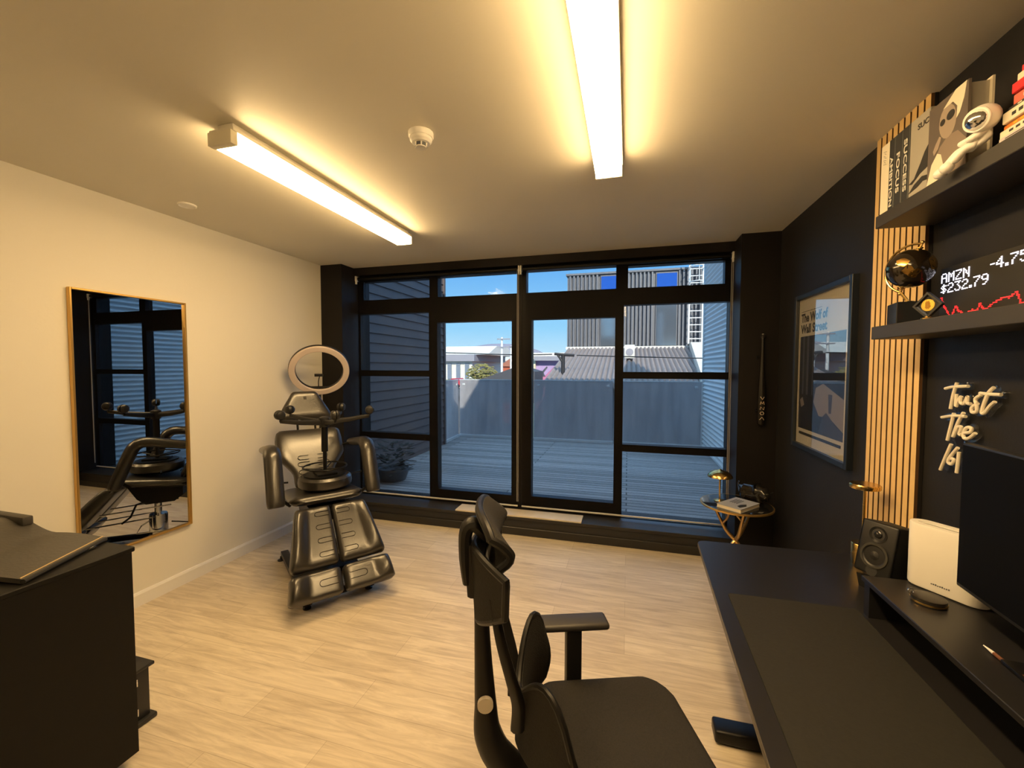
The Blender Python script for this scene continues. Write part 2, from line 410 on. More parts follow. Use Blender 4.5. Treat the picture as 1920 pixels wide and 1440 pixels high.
# ------------------------------------------------------------------ glazing: side lights, doors, transoms
FY0, FY1, GY = 4.01, 4.10, 4.055
def panes(parent, rects):
    for x0, x1, z0, z1 in rects:
        part('pane', B().box(x0 - .008, x1 + .008, GY - .003, GY + .003, z0 - .008, z1 + .008), M['glass'], parent, True, smooth=False)
def glazing(name, x0, x1, z0, z1, rects, y0=FY0, y1=FY1):
    """frame with rectangular openings, built as bars around the panes"""
    xs = sorted({x0, x1, *[v for r in rects for v in r[:2]]}); zs = sorted({z0, z1, *[v for r in rects for v in r[2:]]})
    b = B()
    for i in range(len(xs) - 1):
        for j in range(len(zs) - 1):
            cx, cz = (xs[i] + xs[i + 1]) / 2, (zs[j] + zs[j + 1]) / 2
            if not any(r[0] < cx < r[1] and r[2] < cz < r[3] for r in rects):
                b.box(xs[i], xs[i + 1], y0, y1, zs[j], zs[j + 1])
    o = part(name, b, M['frame'], smooth=False); o['kind'] = 'structure'
    panes(o, rects); return o
glazing('window_1', -2.92, -1.973, .176, 2.255, [(-2.855, -2.026, .195, .806), (-2.855, -2.026, .872, 1.491), (-2.855, -2.026, 1.555, 2.17)])
glazing('window_2', -.072, .858, .176, 2.255, [(-.043, .845, .182, .806), (-.043, .845, .872, 1.489), (-.043, .845, 1.551, 2.168)])
glazing('window_3', -2.92, .858, 2.255, 2.60, [(-2.812, -2.016, 2.322, 2.522), (-1.92, -1.063, 2.322, 2.530), (-.973, -.117, 2.322, 2.535), (-.010, .80, 2.322, 2.522)])
d1 = glazing('door_1', -1.973, -1.024, .176, 2.255, [(-1.93, -1.12, .298, 2.058)])
d2 = glazing('door_2', -1.022, -.072, .176, 2.255, [(-.917, -.12, .306, 2.060)])

# ------------------------------------------------------------------ roller blinds
def blind(x0, x1, label, chain_x):
    t = thing('roller_blind', label, 'blind', ((x0 + x1) / 2, 3.965, .21), group=None)
    part('fabric_screen', B().box(x0 + .012, x1 - .012, 3.9643, 3.9651, .218, 2.545), M['fabric'], t, True, smooth=False)
    part('roller_tube', B().cyl((x0 + .012, 3.972, 2.548), (x1 - .012, 3.972, 2.548), .021), M['black_metal'], t, True)
    part('bottom_bar', B().box(x0 + .01, x1 - .01, 3.957, 3.973, .205, .220, .004), M['blind_bar'], t, True, label='pale aluminium bottom bar')
    for x in (x0, x1):
        b = B(); b.box(x - .008, x + .008, 3.935, 3.99, 2.520, 2.578, .004).box(x - .007, x + .007, 3.94, 3.962, 2.49, 2.53, .003)
        part('bracket', b, M['white_plastic'], t, True, label='white end bracket')
    b = B(); b.tube([(chain_x, 3.952, 2.54), (chain_x, 3.952, .26)], .0035, 6); b.tube([(chain_x + .012, 3.952, 2.54), (chain_x + .012, 3.952, .26)], .0035, 6)
    part('cord', b, M['cord'], t, True)
    return t
blind(-2.860, -1.032, 'dark see-through roller blind drawn down over the sidelight beside the reclining chair', -1.048)
blind(-1.012, .848, 'dark see-through roller blind drawn down over the sidelight behind the round side table', .840)
single('threshold_board', B().box(-1.625, -.39, 3.755, 3.935, .176, .190, .003), mat('board_wood', (.66, .58, .44), .45, noise=(8, .12)),
       'pale wood board lying on the black sill below the doors', 'board', loc=(-1.0, 3.845, .176))

# ------------------------------------------------------------------ ceiling lights, detector, blank plate
def batten(x0, x1, y0, y1, label):
    t = thing('ceiling_light', label, 'ceiling light', ((x0 + x1) / 2, (y0 + y1) / 2, H), group=None)
    zb = H - .10; xm = (x0 + x1) / 2
    part('housing', B().box(xm - .042, xm + .042, y0 + .03, y1 - .02, H - .032, H, .003).box(x0 - .006, x1 + .006, y0 + .01, y1 - .01, H - .046, H - .030, .003), M['lamp_house'], t, True)
    df = part('diffuser', B().box(x0, x1, y0 + .034, y1 - .014, zb, H - .046, .008, 3), [M['lamp_on'], M['lamp_side']], t, True, label='glowing prismatic diffuser')
    for p in df.data.polygons:
        if abs(p.normal.x) > .8: p.material_index = 1
    for y, d in ((y0, .034), (y1 - .014, .014)):
        part('end_cap', B().box(x0 - .003, x1 + .003, y, y + d, zb - .002, H - .044, .003), M['lamp_end'], t, True)
batten(-1.772, -1.648, 1.43, 2.985, 'white batten ceiling light nearer the cream wall, its end block in view')
batten(-.170, -.044, -.20, 2.215, 'bright batten ceiling light over the desk side, cut off by the picture top')  # unseen near end extended to throw more light on the desk side
t = thing('smoke_detector', 'round white smoke detector on the ceiling between the two lights', 'smoke detector', (-.918, 1.752, H))
part('mounting_base', B().lathe([(0, 0), (.056, 0), (.056, -.018), (.052, -.024), (0, -.024)]), M['white_plastic'], t)
part('sensor_body', B().lathe([(0, -.024), (.050, -.024), (.049, -.036), (.040, -.046), (.030, -.048), (0, -.048)]), M['white_plastic'], t)
b = B(); b.lathe([(0, -.046), (.027, -.046), (.027, -.062), (0, -.062)], seg=20)
part('sensor_grille', b, M['ext_dark'], t, label='dark sensing chamber')
b = B(); b.lathe([(0, -.060), (.026, -.060), (.024, -.066), (0, -.067)], seg=20)
for k in range(6):
    a = k * PI / 3; b.cyl((.027 * math.cos(a), .027 * math.sin(a), -.047), (.026 * math.cos(a), .026 * math.sin(a), -.063), .0035, seg=6)
part('sensor_cap', b, M['white_plastic'], t)
t = thing('ceiling_plate', 'small round white blanking plate on the ceiling near the cream wall', 'cover plate', (-2.80, 2.105, H))
part('rim', B().lathe([(.038, 0), (.052, 0), (.052, -.008), (.046, -.012), (.038, -.006)]), M['white_plastic'], t)
part('plate', B().lathe([(0, 0), (.040, 0), (.040, -.007), (0, -.009)]), M['white_plastic'], t)

# ------------------------------------------------------------------ wall mirror
t = thing('wall_mirror', 'tall gold-framed mirror hanging on the cream wall', 'mirror', (XL, 1.97, .45))
y0, y1, z0, z1 = 1.642, 2.302, .43, 2.055
b = B(); w, d = .012, .028
b.box(XL + .001, XL + d, y0, y0 + w, z0, z1, .002, 1).box(XL + .001, XL + d, y1 - w, y1, z0, z1, .002, 1)
b.box(XL + .001, XL + d, y0 + w, y1 - w, z0, z0 + w, .002, 1).box(XL + .001, XL + d, y0 + w, y1 - w, z1 - w, z1, .002, 1)
part('mirror_frame', b, M['gold_frame'], t, True, smooth=False, label='thin gold frame')
part('mirror_glass', B().box(XL + .004, XL + .012, y0 + w, y1 - w, z0 + w, z1 - w), M['mirror'], t, True, smooth=False)

# ------------------------------------------------------------------ reclining treatment chair (local: x forward, y across, z up)
CH = V((-2.25, 2.66, 0)); CA = math.radians(-37.6)
t = thing('treatment_chair', 'black leather reclining treatment chair standing by the cream wall', 'chair', CH, CA)
L_ = M['black_leather']
def loop(O, ex, ey, n, cx, cy, w, h, open_to=0, r=.0022):
    """rounded stitched slot on a pad face"""
    pts = []; O, ex, ey, n = V(O), V(ex), V(ey), V(n)
    hh = h / 2
    for k in range(9):
        a = PI / 2 + PI * k / 8; pts.append((cx - open_to * 0 - w / 2 + hh * math.cos(a), cy + hh * math.sin(a)))
    pts += [(cx + w / 2, cy - hh)]
    pts = [(cx + w / 2, cy + hh)] + pts
    if open_to < 0: pts = [(2 * cx - p, q) for p, q in pts]
    return [O + ex * p + ey * q + n * .0 for p, q in pts]
# seat
b = B(); b.pad((-.30, 0, .553), (0, 1, 0), (1, 0, .09), (-.09, 0, 1), .53, lambda q: .245 + .01 * q, .085, bulge=lambda a, q: -.008 * (1 - a * a) + .014 * max(0, q - .8) / .2, corner=.18)
part('seat', b, L_, t)
# backrest
bo, bt = V((-.215, 0, .625)), V((-.515, 0, 1.055)); ey = (bt - bo).normalized(); nb = V((ey.z, 0, -ey.x))
def bw(q):
    k = min(1, max(0, (q - .18) / .42)); k = k * k * (3 - 2 * k)
    return .155 + .105 * k - .008 * max(0, q - .85) / .15
b = B(); b.pad(bo - nb * .04, (0, 1, 0), ey, nb, (bt - bo).length, bw, .085, bulge=lambda a, q: .012 * a * a * q - .010 * (1 - a * a) * q, corner=.12, nv=26)
bk = part('backrest', b, L_, t)
b = B()
for k, (q, w) in enumerate(((.10, .14), (.23, .15), (.36, .15), (.47, .13))):
    for sgn in (-1, 1):
        c = bo + ey * (q * (bt - bo).length) + nb * .0465
        part('stitch_line', B().tube(loop(c, (0, 1, 0), ey, nb, sgn * -.065, 0, .07 * w / .15, .035, 1 if sgn > 0 else -1), .002, 5), M['stitch'], bk)
# headrest
ho, ht = V((-.575, 0, 1.135)), V((-.655, 0, 1.375)); ey = (ht - ho).normalized(); nh = V((ey.z, 0, -ey.x))
b = B(); b.pad(ho - nh * .03, (0, 1, 0), ey, nh, (ht - ho).length, lambda q: .215 - .115 * q ** 1.25, .06, corner=.14)
hr = part('headrest', b, L_, t)
b = B()
for s in (-1, 1): b.cyl((-.53, s * .07, .95), (-.60, s * .07, 1.2), .009, seg=8)
part('headrest_post', b, M['black_metal'], t)
b = B()
for k in range(3): b.box(-.012 + .008 * k, -.006 + .008 * k, -.012, .014, 0, .001, M=Matrix.Translation(ho + ey * .185 + nh * .0305) @ Matrix((V((0, 1, 0)), ey, nh)).transposed().to_4x4())
part('emblem', b, M['stitch'], hr)
# armrests
for s in (-1, 1):
    pts = [(-.42, .335 * s, .93), (-.25, .335 * s, .955), (-.06, .335 * s, .985), (.01, .335 * s, .965), (.055, .335 * s, .90), (.15, .335 * s, .66), (.165, .335 * s, .62)]
    ar = part('armrest', B().tube(pts, [.030, .036, .040, .043, .043, .043, .034], 16, flat=1.35, up=(0, 1, 0), smooth=5), L_, t)
    bb = B(); bb.tube([(.13, .30 * s, .66), (.10, .24 * s, .60)], .012, 8)
    part('arm_bracket', bb, M['black_metal'], ar); bb = B(); bb.tube([(-.36, .31 * s, .93), (-.43, .22 * s, .90)], .012, 8)
    part('arm_hinge', bb, M['black_metal'], ar); bb = B(); bb.cyl((-.10, .22 * s, .72), (-.14, .335 * s, .72), .007, seg=8)
    part('arm_pin', bb, M['black_metal'], ar)
# leg and foot pads (split)
lo, lt = V((.245, 0, .615)), V((.515, 0, .285)); ey = (lt - lo).normalized(); nl = V((-ey.z, 0, ey.x))
LL = (lt - lo).length
fo = lt + ey * .016; ft = V((.635, 0, .135)); eyf = (ft - fo).normalized(); nf = V((-eyf.z, 0, eyf.x)); LF = (ft - fo).length
for s in (-1, 1):
    hwf = lambda q: (.235 + .075 * q) / 2
    off = lambda q, s=s: s * ((.235 + .075 * q) / 2 + .003)
    def bol(a, q, s=s):
        x = max(0, a * s - .25) / .75
        return .035 * math.sin(min(1, x * 1.25) * PI / 2) * (x > 0) * (math.sin(PI * min(1, max(0, q))) ** .5 if 0 < q < 1 else 0) * (1 - max(0, x - .75) * 1.5)
    b = B(); b.pad(lo - nl * .075, (0, 1, 0), ey, nl, LL, hwf, .075, bulge=bol, off=off, corner=.11, nu=26, nv=26, e=11)
    lp = part('leg_pad', b, L_, t)
    b = B()
    for k in range(4):
        q = .16 + .22 * k
        w = .10
        c = lo + ey * (q * LL) + nl * .0015
        part('stitch_line', B().tube(loop(c, (0, 1, 0), ey, nl, s * (.062 + .012 * q), 0, w * .75, .032, -s), .0022, 5), M['stitch'], lp)
    hwg = lambda q: (.315 + .02 * q) / 2
    ofg = lambda q, s=s: s * ((.315 + .02 * q) / 2 + .005)
    b = B(); b.pad(fo - nf * .085, (0, 1, 0), eyf, nf, LF, hwg, .085, bulge=bol, off=ofg, corner=.16, nu=26, nv=20, e=11)
    fp = part('foot_pad', b, L_, t)
    b = B(); c = fo + eyf * (LF * .5) + nf * .0015
    b.tube(loop(c, (0, 1, 0), eyf, nf, s * .085, 0, .09, .042, -s), .0022, 5)
    part('stitch_line', b, M['stitch'], fp)
# underside, column, base
b = B(); b.prism([(-.22, .58), (.16, .575), (.10, .47), (.04, .42), (-.16, .43), (-.22, .48)], lambda p, q: (p, -.13, q), lambda p, q: (p, .13, q))
part('seat_mechanism', b, M['black_metal'], t, smooth=False)
b = B(); b.lathe([(0, .30), (.062, .30), (.066, .285), (.066, .05), (0, .05)]).cyl((0, 0, .29), (0, 0, .44), .026)
part('lift_column', b, M['chrome'], t, label='polished chrome lift column')
b = B()
for y in (-.205, .205): b.box(-.46, .47, y - .028, y + .028, .028, .066, .004)
b.box(-.12, .12, -.205, .205, .03, .07, .004).box(.40, .45, -.205, .205, .03, .06, .004)
bs = part('base_frame', b, M['black_metal'], t)
for x, y in ((.445, -.205), (.43, .205), (-.43, -.235), (-.43, .235)):
    part('levelling_foot', B().lathe([(0, 0), (.026, 0), (.026, .008), (.010, .014), (.007, .035), (0, .035)], (x, y, 0), 16), M['black_plastic'], bs)
b = B(); b.tube([(.05, -.02, .25), (.10, -.06, .22), (.12, -.10, .17), (-.16, -.10, .17), (-.24, -.06, .21), (-.10, -.02, .22)], .006, 8)
part('pump_pedal', b, M['chrome'], t)
b = B(); b.tube([(.02, -.12, .45), (.10, -.14, .43), (.14, -.14, .33), (.20, -.14, .28)], .008, 8)
part('recline_lever', b, M['black_metal'], t)
b = B()
for y in (-.09, .09): b.tube([(.38, y, .35), (-.12, y, .39)], .006, 8); b.tube([(.46, y, .25), (.02, y, .29)], .006, 8)
part('leg_strut', b, M['chrome'], t)

# ------------------------------------------------------------------ upturned stool on the chair seat
SC0 = CH + Matrix.Rotation(CA, 3, 'Z') @ V((.0, .02, .676))
t = thing('wheeled_stool', 'black wheeled stool standing upside down on the reclining chair', 'stool', SC0, CA)
part('seat_cushion', B().lathe([(0, .002), (.165, .002), (.188, .02), (.192, .045), (.188, .075), (.17, .092), (0, .095)], seg=40), L_, t)
b = B(); b.lathe([(0, .094), (.15, .094), (.15, .101), (0, .101)], seg=32).box(-.09, .09, -.07, .07, .10, .115, .004)
part('seat_plate', b, M['black_metal'], t)
b = B(); b.tube([(.155 * math.cos(k * PI / 18), .155 * math.sin(k * PI / 18), .155) for k in range(36)], .006, 8, closed=True)
for k in range(3):
    a = k * 2 * PI / 3 + .5; b.tube([(.155 * math.cos(a), .155 * math.sin(a), .155), (.02 * math.cos(a), .02 * math.sin(a), .135)], .005, 6)
part('adjusting_ring', b, M['black_metal'], t)
part('gas_post', B().cyl((0, 0, .10), (0, 0, .28), .014).cyl((0, 0, .27), (0, 0, .50), .024), M['black_metal'], t)
hub = part('base_hub', B().lathe([(0, .46), (.034, .46), (.04, .49), (.038, .53), (.02, .54), (0, .54)]), M['black_plastic'], t)
for k in range(5):
    a = math.radians(0 + 72 * k); ca, sa = math.cos(a), math.sin(a)
    lg = part('star_leg', B().tube([(.03 * ca, .03 * sa, .495), (.18 * ca, .18 * sa, .510), (.325 * ca, .325 * sa, .535)], [.022, .018, .014], 8, flat=.75, up=(-sa, ca, 0)), M['black_plastic'], t)
    b = B(); c = V((.33 * ca, .33 * sa, .580)); tg = V((-sa, ca, 0))
    for s in (-1, 1): b.tube([c + tg * (s * .004), c + tg * (s * .014), c + tg * (s * .026), c + tg * (s * .031)], [.034, .034, .027, .014], 18)
    b.cyl((.325 * ca, .325 * sa, .53), (.325 * ca, .325 * sa, .57), .008, seg=8)
    part('caster', b, M['black_plastic'], lg)

# ------------------------------------------------------------------ ring light behind the chair
RC = V((-2.815, 3.315, 1.556))
t = thing('ring_light', 'white ring light on a tripod stand in the corner behind the reclining chair', 'ring light', (RC.x, RC.y, 0))
to = (V((0, 0, 1.6)) - RC); to.z = 0; to.normalize()
nrm = (to * math.cos(math.radians(30)) + V((0, 0, -1)) * -math.sin(math.radians(30)) * -1).normalized()
side = V((0, 0, 1)).cross(to).normalized(); upv = nrm.cross(side).normalized()
if upv.z < 0: upv = -upv
RM = Matrix((side, upv, nrm)).transposed().to_4x4(); RM = Matrix.Translation(RC) @ RM
def ringprof(ro, ri, z0, z1, n=64):
    return [[RM @ V((r * math.cos(2 * PI * k / n), r * math.sin(2 * PI * k / n), z)) for k in range(n)] for r, z in ((ri, z0), (ri, z1), ((ri * .9 + ro * .1), z1 + .004), ((ri * .1 + ro * .9), z1 + .004), (ro, z1), (ro, z0))]
b = B(); b.rings(ringprof(.262, .208, -.004, .014), close=True)
part('light_ring', b, M['plug'], t, True, label='unlit white diffuser ring')
b = B(); b.rings(ringprof(.266, .204, -.024, -.004), close=True)
part('ring_back', b, M['black_plastic'], t, True)
b = B(); b.tube([RM @ V((0, -.215, -.012)), RM @ V((0, -.26, -.03)), RC + V((0, 0, -.36)) - to * .06], .012, 8)
b.box(-.16, .16, -.205, -.190, -.03, 0, .003, M=RM)
part('ring_mount', b, M['black_plastic'], t, True)
b = B(); b.tube([RM @ V((-.01, -.195, 0)), RM @ V((-.012, -.11, .02)), RM @ V((.0, -.045, .02))], .0045, 6, smooth=4); b.box(-.045, .03, -.048, -.026, .01, .03, .003, M=RM)
part('phone_holder', b, M['black_plastic'], t, True)
b = B(); base = RC - to * .06; b.cyl((base.x, base.y, .45), (base.x, base.y, 1.24), .012).cyl((base.x, base.y, .12), (base.x, base.y, .80), .016)
part('stand_pole', b, M['black_metal'], t, True)
for k in range(3):
    a = 2 * PI * k / 3 + .4
    part('tripod_leg', B().tube([(base.x, base.y, .55), (base.x + .30 * math.cos(a), base.y + .30 * math.sin(a), .012)], .009, 8), M['black_metal'], t, True)

# ------------------------------------------------------------------ black cabinet, case, folder
t = thing('black_cabinet', 'large matte black cabinet standing across from the desk, folder on its top', 'cabinet', (-2.35, .55, 0))
part('cabinet_body', B().box(-2.83, -1.872, -.15, 1.15, .055, .868), M['cabinet'], t, True, smooth=False)
part('cabinet_top', B().box(-2.845, -1.868, -.16, 1.16, .868, .887, .003, 1), M['cabinet'], t, True, smooth=False)
b = B(); b.box(-2.80, -1.905, -.1, 1.10, .03, .055)
part('plinth', b, M['black_matte'], t, True, smooth=False)
for x in (-1.95, -2.75):
    for y in (1.06, -.05):
        bb = B(); bb.cyl((x - .02, y, .028), (x + .02, y, .028), .028)
        part('caster', bb, M['black_plastic'], t, True)
t = thing('flight_case', 'small black case with silver latches on the floor behind the cabinet', 'case', (-2.25, 1.30, 0))
part('case_body', B().box(-2.42, -2.075, 1.195, 1.325, .02, .245, .004), M['black_plastic'], t, True)
part('case_lid', B().box(-2.435, -2.060, 1.18, 1.340, .245, .260, .004), M['black_plastic'], t, True)
part('case_base', B().box(-2.435, -2.055, 1.18, 1.342, 0, .022, .006), M['black_plastic'], t, True)
for z in (.20, .065):
    b = B(); b.box(-2.077, -2.067, 1.235, 1.275, z - .017, z + .017, .002).box(-2.069, -2.063, 1.240, 1.270, z - .006, z + .012, .001)
    part('latch', b, M['chrome'], t, True, label='silver latch')
# folder: soft three-panel case lying open
t = thing('leather_folder', 'open soft black leather folder with tan edge lying on the cabinet', 'folder', (-2.30, .95, .887))
def fold(u, v_, th):
    A, Bq, C, D = V((-1.888, .852, 0)), V((-2.036, 1.160, 0)), V((-2.80, 1.10, 0)), V((-2.70, .70, 0))
    p = (A * (1 - v_) + Bq * v_) * (1 - u) + (D * (1 - v_) + C * v_) * u
    k = min(1, max(0, (u - .34) / .30)); k = k * k * (3 - 2 * k)
    p.z = .8885 + th + .058 * k + .006 * math.sin(PI * min(1, u / .34))
    return p
b = B(); b.sheet(lambda u, v_: fold(u, v_, .016), lambda u, v_: fold(u, v_, 0), 30, 6)
fo_ = part('cover_panel', b, M['folder'], t, True, angle=60)
part('edge_binding', B().tube([fold(0, k / 6, .0085) for k in range(7)], .0085, 8), M['black_matte'], fo_, True)
part('tan_seam', B().tube([fold(0, k / 6, .0165) + V((-.014, 0, .0008)) for k in range(7)], .0022, 6), M['tan'], fo_, True, label='tan stitched seam')
b = B(); b.box(-2.82, -2.40, 1.09, 1.125, .935, .972, .006)
part('spine_flap', b, M['folder'], t, True)
b = B(); b.box(-2.010, -1.990, 1.075, 1.105, .890, .898, .002)
part('clasp', b, M['chrome'], t, True)

# ------------------------------------------------------------------ standing desk and what is on it
DZ = .72
t = thing('standing_desk', 'long black desk with pale front edge running along the dark wall', 'desk', (.7, 1.2, 0))
def cornerarc(cx, cy, r, a0, a1, n=6): return [(cx + r * math.cos(math.radians(a0 + (a1 - a0) * k / n)), cy + r * math.sin(math.radians(a0 + (a1 - a0) * k / n))) for k in range(n + 1)]
poly = [(.272, -.35)] + [(.350 + .035 - .035 * math.cos(a), 2.258 - .035 + .035 * math.sin(a)) for a in [k * PI / 12 for k in range(7)]] + [(1.104, 2.285), (1.104, -.35)]
b = B(); b.prism(poly, lambda p, q: (p, q, DZ - .024), lambda p, q: (p, q, DZ))
part('desk_top', b, M['desk'], t, True, smooth=False)
b = B(); b.tube([(p - .0005, q, DZ - .011) for p, q in poly[:8]], .0105, 6, flat=.25)
part('edge_band', b, M['desk_edge'], t, True, label='pale edge band')
for y in (1.91, .15):
    b = B(); b.box(.375, 1.04, y - .045, y + .045, .006, .062, .012, 3)
    part('desk_foot', b, M['black_metal'], t, True)
    b = B(); b.box(.68, .76, y - .03, y + .03, .06, .60, .003).box(.69, .75, y - .025, y + .025, .58, .696, .003)
    part('lift_leg', b, M['black_metal'], t, True)
part('cross_beam', B().box(.69, .75, .15, 1.91, .645, .69), M['black_metal'], t, True, smooth=False)
b = B(); b.prism([(.358, .55), (.384, 1.738), (.392, 1.748), (.81, 1.756), (.808, .55)], lambda p, q: (p, q, DZ + .0005), lambda p, q: (p, q, DZ + .004))
o = single('desk_mat', b, M['mat'], 'large grey-brown desk mat lying on the black desk', 'desk mat', smooth=False, loc=(.6, 1.1, DZ))
t = thing('monitor_riser', 'low black shelf riser along the wall side of the desk', 'monitor stand', (.95, 1.0, DZ))
part('riser_top', B().box(.815, 1.085, .25, 1.745, .838, .856, .002, 1), M['desk'], t, True, smooth=False)
for y in (1.727, .9, .268): part('riser_leg', B().box(.825, 1.08, y - .016, y + .016, DZ, .838), M['desk'], t, True, smooth=False)
RZ = .856
# monitor
MA = math.radians(-3.2)
t = thing('computer_monitor', 'large black monitor, screen dark, on the desk riser', 'monitor', (.955, 1.19, RZ), MA)
hw_ = .357
part('screen_panel', B().box(-.012, .016, -hw_, hw_, .088, .520, .004), M['black_plastic'], t)
part('screen', B().box(-.0135, -.0115, -hw_ + .006, hw_ - .006, .100, .514), M['screen_off'], t, smooth=False, label='dark screen')
b = B(); b.cyl((.05, 0, .01), (.05, 0, .30), .02).box(.016, .05, -.03, .03, .25, .33, .004)
part('monitor_neck', b, M['black_metal'], t)
part('monitor_foot', B().box(-.05, .115, -.12, .12, 0, .012, .004), M['black_metal'], t)
# white router
ra = math.atan2(-.13, .09)
rt_ = thing('white_router', 'upright cream-white wireless router on the riser beside the monitor', 'router', (1.018, 1.672, RZ), ra)
def caps(w, d, n=10):
    r = d / 2; o = w / 2 - r
    return [(o + r * math.cos(a), r * math.sin(a)) for a in [-PI / 2 + PI * k / n for k in range(n + 1)]] + [(-o - r * math.cos(a), -r * math.sin(a)) for a in [-PI / 2 + PI * k / n for k in range(n + 1)]]
b = B(); pr = caps(.205, .075)
rings = []
for sc_, z in ((.95, .004), (1, .010), (1, .206), (.985, .213), (.96, .216), (.80, .216), (.79, .208)):
    rings.append([V((p * sc_ if sc_ < .9 else p * (1 - (1 - sc_) * .4), q * (sc_ if sc_ > .9 else .35), z)) for p, q in pr])
b.rings(rings); part('router_shell', b, M['white_gloss'], rt_)
b = B(); b.prism([(p * .80, q * .36) for p, q in pr], lambda p, q: (p, q, .2085), lambda p, q: (p, q, .2095)); part('vent_slot', b, M['ink'], rt_, smooth=False, label='dark top slot')
b = B()
for k in range(9): b.box(-.024 + k * .0055, -.0205 + k * .0055, -.0384, -.0374, .028, .031 + .001 * (k % 3))
part('logo_mark', b, M['ext_dark'], rt_, smooth=False)
b = B(); b.prism([(p * .97, q * .9) for p, q in pr], lambda p, q: (p, q, 0), lambda p, q: (p, q, .006)); part('router_foot', b, M['black_matte'], rt_, smooth=False)
# speaker (tilted back on a wedge)
t = thing('desk_speaker', 'small black two-driver desk speaker tilted back on the desk beside the brass lamp', 'speaker', (.985, 1.945, DZ), math.radians(-148))
ST = Matrix.Translation((0, 0, .055)) @ Matrix.Rotation(math.radians(-13), 4, 'Y')
part('speaker_cabinet', B().box(-.07, .07, -.062, .062, 0, .205, .006, M=ST), M['black_matte'], t)
part('speaker_baffle', B().box(.07, .080, -.062, .062, 0, .205, .008, 3, M=ST), M['black_plastic'], t)
RX = Matrix.Rotation(math.radians(90), 4, 'Y')
def drv(z, prof): return B().lathe(prof, seg=28, M=ST @ Matrix.Translation((.080, 0, z)) @ RX)
wf = part('woofer', drv(.075, [(.046, 0), (.048, .003), (.043, .005), (.038, .001), (.018, -.006), (.016, .001), (.0, .005)]), M['black_plastic'], t)
part('surround_ring', drv(.075, [(.040, .003), (.048, .003), (.048, .005), (.040, .005)]), mat('speaker_ring', (.06, .06, .055), .25, .3), wf)
part('tweeter', drv(.158, [(.030, 0), (.031, .002), (.014, -.002), (.013, .004), (.006, .008), (0, .009)]), mat('tweeter_dome', (.03, .03, .032), .15, .5), t)
part('bass_port', drv(.016, [(.020, 0), (.020, .001), (0, .0012)]), M['ink'], t)
part('speaker_wedge', B().prism([(-.09, 0), (.055, 0), (.072, .058), (-.06, .02)], lambda p, q: (p, -.055, q), lambda p, q: (p, .055, q)), M['black_matte'], t, smooth=False)
# tall brass lamp
t = thing('brass_lamp', 'tall slim brass table lamp with flat round head on the desk', 'lamp', (1.022, 2.185, DZ))
part('lamp_base', B().lathe([(0, 0), (.041, 0), (.042, .003), (.042, .090), (.040, .093), (0, .093)], seg=36), M['gold'], t)
part('lamp_stem', B().cyl((0, 0, .09), (0, 0, .345), .0065), M['gold'], t)
part('lamp_head', B().lathe([(0, .342), (.055, .342), (.057, .345), (.057, .358), (.054, .362), (0, .362)], seg=36), M['gold'], t)
# round tin with ring
t = thing('round_tin', 'small round dark tin with a metal band lying on the riser', 'tin', (.925, 1.592, RZ))
part('tin_body', B().lathe([(0, 0), (.042, 0), (.043, .003), (.043, .014), (0, .014)]), M['black_plastic'], t)
part('tin_band', B().lathe([(.043, .004), (.0438, .004), (.0438, .010), (.043, .010)]), M['gold'], t, label='thin gold band')
part('tin_lid', B().lathe([(0, .014), (.042, .014), (.042, .019), (.038, .021), (0, .021)]), mat('tin_lid', (.05, .045, .04), .3, .6), t)
b = B(); b.tube([(-.038 + .008 * math.cos(k * PI / 8), .018 + .0, .024 + .008 * math.sin(k * PI / 8)) for k in range(16)], .002, 6, closed=True)
part('tin_ring', b, M['chrome'], t)
# stylus
t = thing('stylus_pen', 'slim copper pen with a pale tip lying on the riser', 'pen', (.92, 1.32, RZ))
part('pen_barrel', B().tube([(.0, .02, .006), (-.005, -.10, .007)], [.0045, .006], 10), M['copper'], t)
part('pen_tip', B().tube([(.0, .02, .006), (.001, .055, .005)], [.0045, .0015], 10), M['white_plastic'], t, label='pale tip')

# ------------------------------------------------------------------ slat panel, shelves
SX = 1.113
t = thing('slat_panel', 'tall oak slat panel with dark felt backing on the black wall', 'wall panel', (XR, 2.2, DZ))
part('felt_backing', B().box(1.124, XR - .002, 2.022, 2.392, .60, H), M['felt'], t, True, smooth=False, label='black felt backing')
for k in range(9):
    y = 2.024 + k * .0412
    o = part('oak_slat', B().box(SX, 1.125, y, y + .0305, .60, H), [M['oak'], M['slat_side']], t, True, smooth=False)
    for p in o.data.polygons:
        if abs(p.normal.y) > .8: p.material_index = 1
def shelf(z0, z1, label):
    return single('wall_shelf', B().box(.946, XR, -.6, 2.020, z0, z1, .002, 1), M['shelf'], label, 'shelf', smooth=False, loc=(1.05, .7, z0))
shelf(2.151, 2.199, 'upper black floating shelf carrying books and a small astronaut')
shelf(1.711, 1.761, 'lower black floating shelf carrying a globe and a stock ticker')
S1, S2 = 2.199, 1.761

